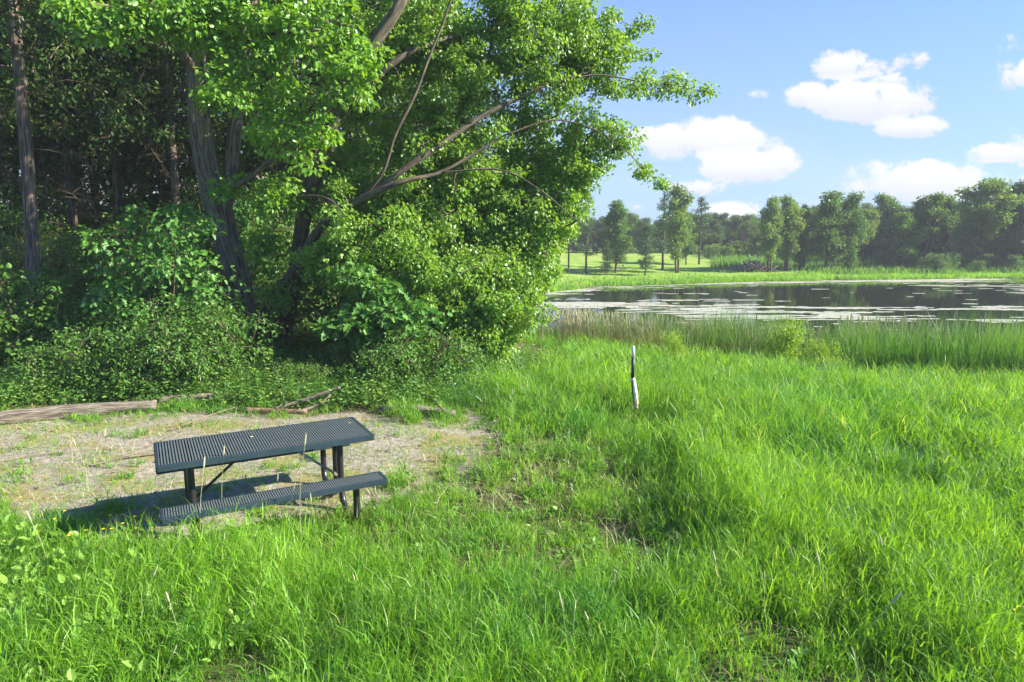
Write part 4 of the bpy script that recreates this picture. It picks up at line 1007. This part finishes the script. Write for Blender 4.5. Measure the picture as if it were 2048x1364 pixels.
# ------------------------------------------------------------------ single tall plants
def leafy_weed(H, n, lsz, mat, nm='leafy_weed', flower=None):
    root = empty(nm); g = Geo()
    c = catmull([(0, 0, -.05), (.01, .01, H*.5), (.03, -.01, H)], 5); tube(g, c, np.linspace(.006, .003, len(c)), 6); g.link('stem', M['weed'], root)
    t = np.linspace(.12, 1, n); a = np.arange(n)*2.4; C = np.stack([.03*t**2, 0*t, H*t], 1)
    ax = np.stack([np.cos(a), np.sin(a), .35+.5*t], 1); lg = Geo()
    leaves(lg, C, ax, np.array([0, 0, 1.0])+0*ax, lsz*(1-.5*t), NARROW, rng.uniform(.3, .9, n), 1.1); lg.link('leaves', mat, root)
    return root
wd_ = [leafy_weed(.75, 46, .12, M['weed']), leafy_weed(.5, 30, .10, M['weed'])]
us3 = [False]*2
wl = [(575, 10.35, 0, 1.0, 'tall narrow leaved weed standing directly behind the table top'), (640, 10.5, 1, 1.2, 'narrow leaved weed behind the table, above the propped grey branch'), (1395, 8.6, 0, 1.05, 'silvery narrow leaved weed to the right of the marker post'),
      (1098, 9.2, 1, 1.1, 'dark narrow leaved weed at the clearing edge right of the short rotten log'), (1150, 11.8, 0, 1.0, 'narrow leaved weed in the grass beside the maple skirt'), (1525, 11.5, 0, 1.0, 'pale upright weed in the grass below the cattails')]
for (u, d, i, s_, lab) in wl: place(i, wd_, us3, gp(u, d), random.uniform(0, 6), s_, lab, 'weed')
for k, (u, d) in enumerate([(700, 10.6), (735, 10.5), (760, 10.8), (800, 10.6), (830, 10.5), (850, 10.9), (780, 11.1), (875, 10.7), (680, 11.0), (720, 11.2)]):
    place(k % 2, wd_, us3, gp(u, d), random.uniform(0, 6), random.uniform(.7, 1.0), 'narrow leaved weed in the row behind the short rotten log', 'weed', 'narrow leaved weeds behind the rotten log')
# bright feathery goldenrod-like clumps by the reeds
def feathery(H, R):
    root = empty('feathery_shrub'); limbs = [([np.array([0, 0, -.1]), np.array([a*.3, b*.3, H*.5]), np.array([a*.6, b*.6, H*.95])], [.012, .008, .004], 5, 0) for a, b in ((R, 0), (-R, .1), (0, R), (.1, -R))]
    tree(root, limbs, ellipsoid((0, 0, H*.6), (R*.85, R*.85, H*.45), 46), NARROW, M['feather'], M['weed'], per=50, size=.08, cr=.16, flat=1.2, droop=-.6, twig=.002, twigs=3, trunkname='stems', crownname='foliage', seg=.3)
    return root
fs = feathery(1.25, .55)
for k, (u, d, s_, lab) in enumerate([(1582, 17.6, 1.2, 'bright yellow green feathery bush rising in front of the cattails'), (1655, 15.8, .8, 'small pale feathery bush right of the larger yellow green one'), (1355, 19.0, .85, 'small yellow green feathery bush below the tan seed heads')]):
    if k == 0: fs.location = gp(u, d); fs.scale = (s_,)*3; tag(fs, lab, 'bush')
    else: copy_tree(fs, gp(u, d), k*1.3, s_, lab)
# timothy-like stems with tan heads in the foreground
def timothy(H, lean):
    root = empty('seed_grass_stem'); g = Geo(); c = catmull([(0, 0, -.03), (lean*.15, 0, H*.55), (lean, 0, H)], 6)
    tube(g, c, np.linspace(.0022, .0015, len(c)), 5); g.link('stem', M['reedhead'], root)
    gg = Geo(); d = unit(c[-1]-c[-2]); spindle(gg, [c[-1]], [c[-1]+d*.10], np.array([.0075]), 8); gg.link('seed_head', M['reedhead'], root); return root
th_ = [timothy(.85, .06), timothy(.6, -.08), timothy(.45, .12)]
us4 = [False]*3
for (u, d, i, s_, lab) in [(362, 5.1, 0, 1.0, 'tall thin grass stem with pointed tan head crossing the left part of the table top'), (412, 5.6, 0, .95, 'tan headed grass stem left of centre, crossing in front of the table top'), (575, 5.3, 0, 1.15, 'tallest tan headed grass stem, rising past the middle of the table'),
                        (135, 6.6, 1, .9, 'single tan headed stem on the sand at far left'), (78, 6.9, 2, .9, 'short tan head on the sand, leftmost by the clearing'), (30, 4.9, 1, .9, 'tan head poking up at the left edge of the picture'),
                        (215, 4.1, 2, 1.1, 'plump tan head leaning in the bottom left grass'), (300, 3.9, 1, .7, 'tan curved seed head right of the plump leaning one'), (250, 3.5, 2, .8, 'low tan head near the bottom left corner'),
                        (1480, 4.3, 1, .8, 'tan head in the hollow of the grass right of centre'), (1705, 4.2, 1, .85, 'tan head leaning in the lower right grass'), (1835, 4.4, 1, .9, 'tan head near the lower right edge of the grass'), (1786, 3.8, 2, 1.1, 'plump tan head in the bottom right grass')]:
    place(i, th_, us4, gp(u, d), random.uniform(-.6, .6), s_, lab, 'grass stem')
g = Geo(); x, y = field(520, 3.2, 12, 1); k_ = rng.random(len(x)) < (1-sandmask(x, y))*(1-woodmask(x, y))*(.25+.5*(x > 0)); x, y = x[k_], y[k_]; n_ = len(x); p0 = np.stack([x, y, terrain(x, y)], 1)
a = rng.uniform(0, 6.28, n_); hh = rng.uniform(.35, .62, n_); ln = np.stack([np.cos(a)*.18, np.sin(a)*.18, 0*a], 1)*rng.random(n_)[:, None]; p1 = p0+ln*.8; p1[:, 2] += hh*.85; p2 = p0+ln*1.1; p2[:, 2] += hh
frusta(g, p0, p1, .0016, .0012, 3); spindle(g, p1, p2, np.full(n_, .0048), 5)
o = g.link('meadow_seed_heads', M['reedhead']); tag(o, 'scattered small tan seed heads among the meadow grass', 'seed heads', kind='stuff')

# ------------------------------------------------------------------ trees of the far shore
def hit(u, v, d0=48.0, d1=260.0):
    r = ray(u, v); d = np.arange(d0, d1, .25); x = r[0]/r[1]*d; z = CAMZ+r[2]/r[1]*d
    t = terrain(x, d); k = np.where(z < t)[0]
    k = k[0] if len(k) else len(d)-1
    return np.array([x[k], d[k], t[k]])
def far_dec(H, cz, R, ncl, mleaf, per=34, size=.26, stems=1, topr=.35, mb=None, nm='far_tree', cr=.75, fork=True, bare=False, peak=.45):
    root = empty(nm); mb = mb or M['barkdark']; limbs = []
    for k in range(stems):
        a = rng.uniform(0, 6.28); o_ = .25*stems*(k > 0)
        b = np.array([math.cos(a)*o_, math.sin(a)*o_, -.4]); e = np.array([math.cos(a)*R*.3*(stems > 1), math.sin(a)*R*.3*(stems > 1), H*.93])
        limbs.append(([b, b*.7+e*.3+rng.normal(size=3)*.12, b*.35+e*.65+rng.normal(size=3)*.15, e], [H*.018, H*.014, H*.009, .03], 8, 0))
    if fork:
        for k in range(5):
            z = H*rng.uniform(.3, .6); a = rng.uniform(0, 6.28); e = np.array([math.cos(a)*R*.6, math.sin(a)*R*.6, z+H*.25])
            limbs.append(([np.array([0, 0, z]), np.array([e[0]*.5, e[1]*.5, z+H*.10]), e], [H*.008, H*.006, .02], 5, 0))
    # lobes make an uneven outline
    nl = 9; lob = []
    for k in range(nl):
        t = (k+.5)/nl; z = cz+(H-cz)*t; prof = math.sin(math.pi*min(1, (t*.86+.14)))**.7 if peak == 0 else (1-abs(t-peak)/max(peak, 1-peak))**.55
        a = k*2.4+rng.uniform(-.4, .4); rr = R*max(topr, prof)*.55
        lob.append((np.array([math.cos(a)*rr, math.sin(a)*rr, z-(H-cz)*.03]), max(.6, R*.62*max(topr, prof)), (H-cz)/nl*1.25))
    cl = np.vstack([ellipsoid(c, (r_, r_, h_), max(4, int(ncl/nl)), bias=.45) for c, r_, h_ in lob])
    cl = cl[cl[:, 2] < H*.985]
    tree(root, limbs, cl, TUFT, mleaf, mb, per=per, size=size, cr=cr, flat=.62, droop=.2, twig=.010, twigs=2, seg=1.0, nrm_up=.9, aspect=1.0)
    return root
def far_pine(H, cz, R, mleaf, whorls=16, nb=5, size=.30, sparse=0.0, nm='far_pine', cone=.9, per=26, double=False):
    root = empty(nm); limbs = [([np.array([0, 0, -.4]), np.array([.08, 0, H*.4]), np.array([-.05, .05, H*.75]), np.array([0, 0, H])], [H*.016, H*.013, H*.008, .02], 8, 0)]
    g = Geo(); lg = Geo(); cl = []
    for k in range(whorls):
        t = (k+rng.uniform(0, .6))/whorls; z = cz+(H-cz)*t
        for b in range(nb):
            if rng.random() < sparse: continue
            a = rng.uniform(0, 6.28); L = R*(1-t**1.3*cone)*rng.uniform(.55, 1.1)
            up_ = .12+.45*t
            for s_ in np.arange(.35, 1.01, .34/max(.6, L)*1.0+.12):
                cl.append([math.cos(a)*L*s_, math.sin(a)*L*s_, z+L*s_*up_+rng.normal()*.06])
    cl.append([0, 0, H-.1]); cl.append([.05, 0, H-.4])
    tree(root, limbs, np.array(cl), NEEDLE, mleaf, M['barkdark'], per=per, size=size, cr=.48, flat=.42, droop=-.15, twig=.008, twigs=0, seg=.8, nrm_up=.6, aspect=1.0)
    return root
FP = [far_dec(10, 1.6, 2.5, 300, M['farA'], per=34, size=.29),                                  # 0 rounded broad tree
      far_dec(10, 2.4, 2.0, 200, M['farB'], peak=.6, stems=2, per=34, size=.28),               # 1 light narrow tree
      far_dec(10, 1.2, 2.6, 260, M['farC'], per=36),                          # 2 dark filler
      far_dec(10, 2.2, 2.3, 230, M['farA'], peak=.35, topr=.12, per=34, size=.28),              # 3 conical leafy
      far_dec(10, 3.4, 3.0, 230, M['farA'], stems=3, cr=.7, peak=.5, per=34, size=.29),         # 4 high oak crown
      far_dec(10, 3.5, 2.3, 60, M['farbare'], per=10, size=.12, cr=.9, stems=2),   # 5 bare grey
      far_dec(10, 4.4, 3.2, 250, M['farB'], stems=1, peak=.6, per=34, size=.30)]                # 6 tall pale crown
PP = [far_pine(10, 3.4, 2.4, M['pine'], whorls=13, sparse=.2),                # 0 open white pine
      far_pine(7, .9, 1.5, M['pine'], whorls=13, nb=6),                       # 1 young cone
      far_pine(11, 2.6, 2.1, M['pine'], whorls=17, sparse=.35, cone=.8),      # 2 tall ragged pine
      far_pine(10, 5.0, 2.6, M['pine'], whorls=9, nb=5, cone=.6)]             # 3 high crowned
uf = [False]*len(FP); upn = [False]*len(PP)
FH = [10]*7; PHt = [10, 7, 11, 10]
def farput(kind, i, u, vb, vt, label, group=None, sx=1.0, d=None):
    b = hit(u, vb) if d is None else np.array([(u-1024)/F*d*1.0, d, gz((u-1024)/F*d, d)])
    r = ray(u, vt); zt = CAMZ+r[2]/r[1]*b[1]; H = zt-b[2]
    s = H/(FH if kind == 'D' else PHt)[i]
    place(i, FP if kind == 'D' else PP, uf if kind == 'D' else upn, (b[0], b[1], b[2]), random.uniform(0, 6.28), s*sx*1.0, label, 'tree', group, sz=s)
farput('P', 3, 1137, 546, 415, 'dark pine with high crown nearest the maple on the far lawn', sx=.9)
farput('P', 2, 1172, 548, 385, 'pine with bare lower trunk on the lawn, second from the maple', sx=.95)
farput('P', 1, 1213, 551, 480, 'small dark bushy spruce on the lawn near the water')
farput('D', 3, 1231, 546, 403, 'light green conical tree behind the small dark spruce on the lawn', sx=1.0)
farput('P', 1, 1290, 551, 452, 'young conical tree with thin stem between the light conical tree and the tall ragged pine', sx=1.0)
farput('P', 2, 1325, 539, 372, 'tall ragged pine on the lawn, left of the forked poplar', sx=1.0)
farput('D', 1, 1353, 546, 372, 'forked leafy poplar with upswept top on the lawn', sx=.75)
farput('D', 3, 1372, 530, 425, 'bushy light green tree filling the gap between the poplar and the rightmost lawn pine', sx=.9)
farput('P', 0, 1398, 529, 393, 'rightmost pine on the lawn with dark layered boughs')
farput('D', 1, 1536, 545, 396, 'leaning light green tree beside the brush pile', sx=.75)
farput('D', 1, 1574, 542, 394, 'light green tree just right of the leaning tree by the brush pile', sx=.85)
farput('D', 2, 1600, 541, 408, 'dark narrow tree between the light green pair and the big rounded tree', sx=.5)
farput('D', 3, 1650, 542, 385, 'big rounded mid green tree at the right part of the far bank', sx=1.15)
farput('D', 0, 1692, 542, 387, 'dense bluish green tree right of the big rounded tree', sx=.85)
farput('D', 6, 1724, 532, 418, 'yellow green tree behind the dense bluish one', sx=.75)
farput('D', 4, 1762, 528, 389, 'tall open oak rising over the yellow green tree', sx=.9)
farput('D', 3, 1800, 541, 426, 'broad feathery tree hanging low over the far bank', sx=1.3)
farput('D', 4, 1850, 532, 388, 'oak with rounded crown right of the broad feathery tree', sx=1.0)
farput('D', 0, 1885, 532, 392, 'tall rounded tree left of the pale green crown', sx=.9)
farput('D', 6, 1957, 542, 358, 'tallest pale yellow green crown on a bare trunk at the right', sx=.95)
farput('D', 2, 2010, 540, 368, 'dark tall tree behind the pale green crown near the right edge', sx=.9)
farput('D', 2, 2045, 541, 353, 'darkest tall tree at the right edge of the picture', sx=1.0)
farput('D', 0, 2085, 541, 350, 'tall shaded tree just past the right edge', 'background trees of the far bank')
farput('D', 0, 1925, 541, 440, 'low round tree under the pale green crown', sx=1.2)
farput('D', 5, 1485, 522, 440, 'bare grey twiggy tree in the middle distance', sx=1.2, d=92)
farput('D', 5, 1503, 522, 447, 'second bare grey tree, beside the first in the middle distance', sx=1.0, d=95)
GB = 'dark trees of the background wood beyond the pond'
def belt(u0, u1, du, dist, vt0, vt1, kinds, sx=1.25):
    u = u0
    while u < u1:
        i = random.choice(kinds)
        zone = ('background tree behind the lawn pines nearest the maple' if u < 1250 else 'background tree behind the ragged pine and forked poplar' if u < 1430 else
                'background tree beyond the brush heap and bare grey trees' if u < 1560 else 'background tree behind the light green pair right of the brush heap' if u < 1680 else
                'background tree behind the bluish and yellow green trees' if u < 1820 else 'background tree behind the pale green crown at right')
        farput('D', i, u, 0, random.uniform(vt0, vt1), zone, GB, sx=sx*random.uniform(.9, 1.1), d=dist*random.uniform(.96, 1.05))
        u += du*random.uniform(.8, 1.2)
belt(1040, 1560, 20, 98, 428, 452, [2, 2, 0]); belt(1030, 1580, 18, 108, 425, 445, [2, 0, 2])
belt(1560, 2140, 20, 90, 418, 440, [2, 2, 0]); belt(1740, 2160, 24, 82, 396, 425, [2, 2, 4]); belt(1560, 2180, 22, 102, 405, 425, [2, 0])
belt(2180, 2500, 50, 95, 370, 400, [2, 0, 4], 1.4)
# understorey at the foot of the right hand wood and weeds on the rise
ush = [far_dec(2.2, .15, 1.3, 60, M['farA'], per=30, size=.16, cr=.38, fork=False, nm='far_bush'), far_dec(2.0, .1, 1.3, 50, M['farB'], per=30, size=.15, cr=.36, fork=False, nm='far_bush')]
ub = [False, False]
GU = 'bushes along the foot of the far wood'
for k in range(70):
    u = random.uniform(1540, 2120) if k < 46 else random.uniform(1410, 1560)
    d = random.uniform(70, 84) if k < 46 else random.uniform(84, 94)
    x = (u-1024)/F*d
    if k < 46 and d < shore_far(x)+3.2: d = float(shore_far(x))+random.uniform(3.5, 8); x = (u-1024)/F*d
    s_ = random.uniform(.5, 1.1)*(1 if u > 1740 or k >= 46 else .6)
    place(1 if k >= 46 else (0 if u > 1700 else k % 2), ush, ub, (x, d, gz(x, d)-.1), random.uniform(0, 6), s_, 'bush among the weeds on the rise behind the brush heap' if k >= 46 else 'bush at the foot of the shaded wood on the right far bank' if u > 1760 else 'bush under the trees between brush heap and feathery tree', 'bush', GU, sz=s_*.9)
# brush pile and felled logs
def pile(u, v, wd, ht, n, label, name='brush_pile', cat='brush pile'):
    b = hit(u, v); g = Geo(); P0 = []; P1 = []; S = wd/2
    for k in range(n):
        a = rng.uniform(0, 6.28); r_ = rng.random()**.6; c = np.array([math.cos(a)*S*r_, math.sin(a)*S*.6*r_, ht*(1-r_)*rng.uniform(.2, 1)+.05]); d = unit(rng.normal(size=3)*np.array([1, .7, .35]))*rng.uniform(.3, 1.0)
        P0.append(b+c-d); P1.append(b+c+d)
    P0, P1 = np.array(P0), np.array(P1); P0[:, 2] = np.maximum(P0[:, 2], b[2]); P1[:, 2] = np.maximum(P1[:, 2], b[2])
    frusta(g, P0, P1, rng.uniform(.02, .07, n), rng.uniform(.01, .05, n), 5)
    return tag(g.link(name, M['deadpile'], None), label, cat)
M['deadpile'] = barkmat('dead_pile_wood', (.12, .10, .075), (.32, .28, .22), None, 10, 4, .2)
pile(1505, 541, 2.9, 1.0, 300, 'heap of dead brush on the far bank beside the leaning light green tree')
pile(1524, 514, 4.2, .5, 140, 'low row of felled pale logs on the rise behind the brush heap', 'log_pile', 'log pile')
pile(1535, 543, 1.2, .35, 60, 'small scatter of pale sticks at the foot of the leaning tree', 'stick_pile', 'sticks')
# grass fringe and tall weeds on the far shore
g = Geo(); n_ = 52000; x = rng.uniform(-4, 72, n_); o_ = rng.gamma(1.3, 1.6, n_); y = shore_far(x)+o_-.4
k_ = rng.random(n_) < smooth(.25, .5, fbm(x*.3, y*.5, 5, 3)); x, y, o_ = x[k_], y[k_], o_[k_]; n_ = len(x)
blades(g, np.stack([x, y, np.maximum(terrain(x, y), WATER-.05)], 1), rng.uniform(.15, .55, n_)*np.where(o_ < 1.5, 1.0, .7), rng.uniform(.05, .10, n_), rng.uniform(0, 6.28, n_), rng.uniform(.1, .6, n_), 2, rng.random(n_)*.7+.3)
o = g.link('far_shore_grass', M['grass']); tag(o, 'strip of bright marsh grass along the far waterline', 'marsh grass', kind='stuff')
g = Geo(); n_ = 26000; x = rng.uniform(20, 68, n_); y = rng.uniform(68, 95, n_); uu_ = 1024+F*x/y
k_ = ((uu_ > 1420) & (y > 72) & (uu_ < 1560)) | ((uu_ >= 1560) & (y > shore_far(x)+2.5)); k_ &= rng.random(n_) < smooth(.3, .55, fbm(x*.3, y*.3, 15, 3)); x, y = x[k_], y[k_]; n_ = len(x)
blades(g, np.stack([x, y, terrain(x, y)], 1), rng.uniform(.3, 1.0, n_), rng.uniform(.07, .14, n_), rng.uniform(0, 6.28, n_), rng.uniform(.1, .7, n_), 2, rng.random(n_)*.8)
o = g.link('far_tall_weeds', M['weed']); tag(o, 'tall green weeds on the rise behind the brush heap and under the right hand trees', 'weeds', kind='stuff')

# ------------------------------------------------------------------ air
hz = bpy.data.meshes.new('haze')
x0, x1, y0_, y1_, z0, z1 = -60, 130, -20, 150, -4.2, 16.0
hz.from_pydata([(x0, y0_, z0), (x1, y0_, z0), (x1, y1_, z0), (x0, y1_, z0), (x0, y0_, z1), (x1, y0_, z1), (x1, y1_, z1), (x0, y1_, z1)], [], [(0, 3, 2, 1), (4, 5, 6, 7), (0, 1, 5, 4), (1, 2, 6, 5), (2, 3, 7, 6), (3, 0, 4, 7)])
m, n, out = material('thin_haze')
pv = n.new('ShaderNodeVolumePrincipled'); pv.inputs['Color'].default_value = (.86, .90, 1.0, 1); pv.inputs['Density'].default_value = .0008
n.l.new(pv.outputs[0], out.inputs['Volume']); hz.materials.append(m)
ho = bpy.data.objects.new('haze', hz); col.objects.link(ho); ho['kind'] = 'stuff'
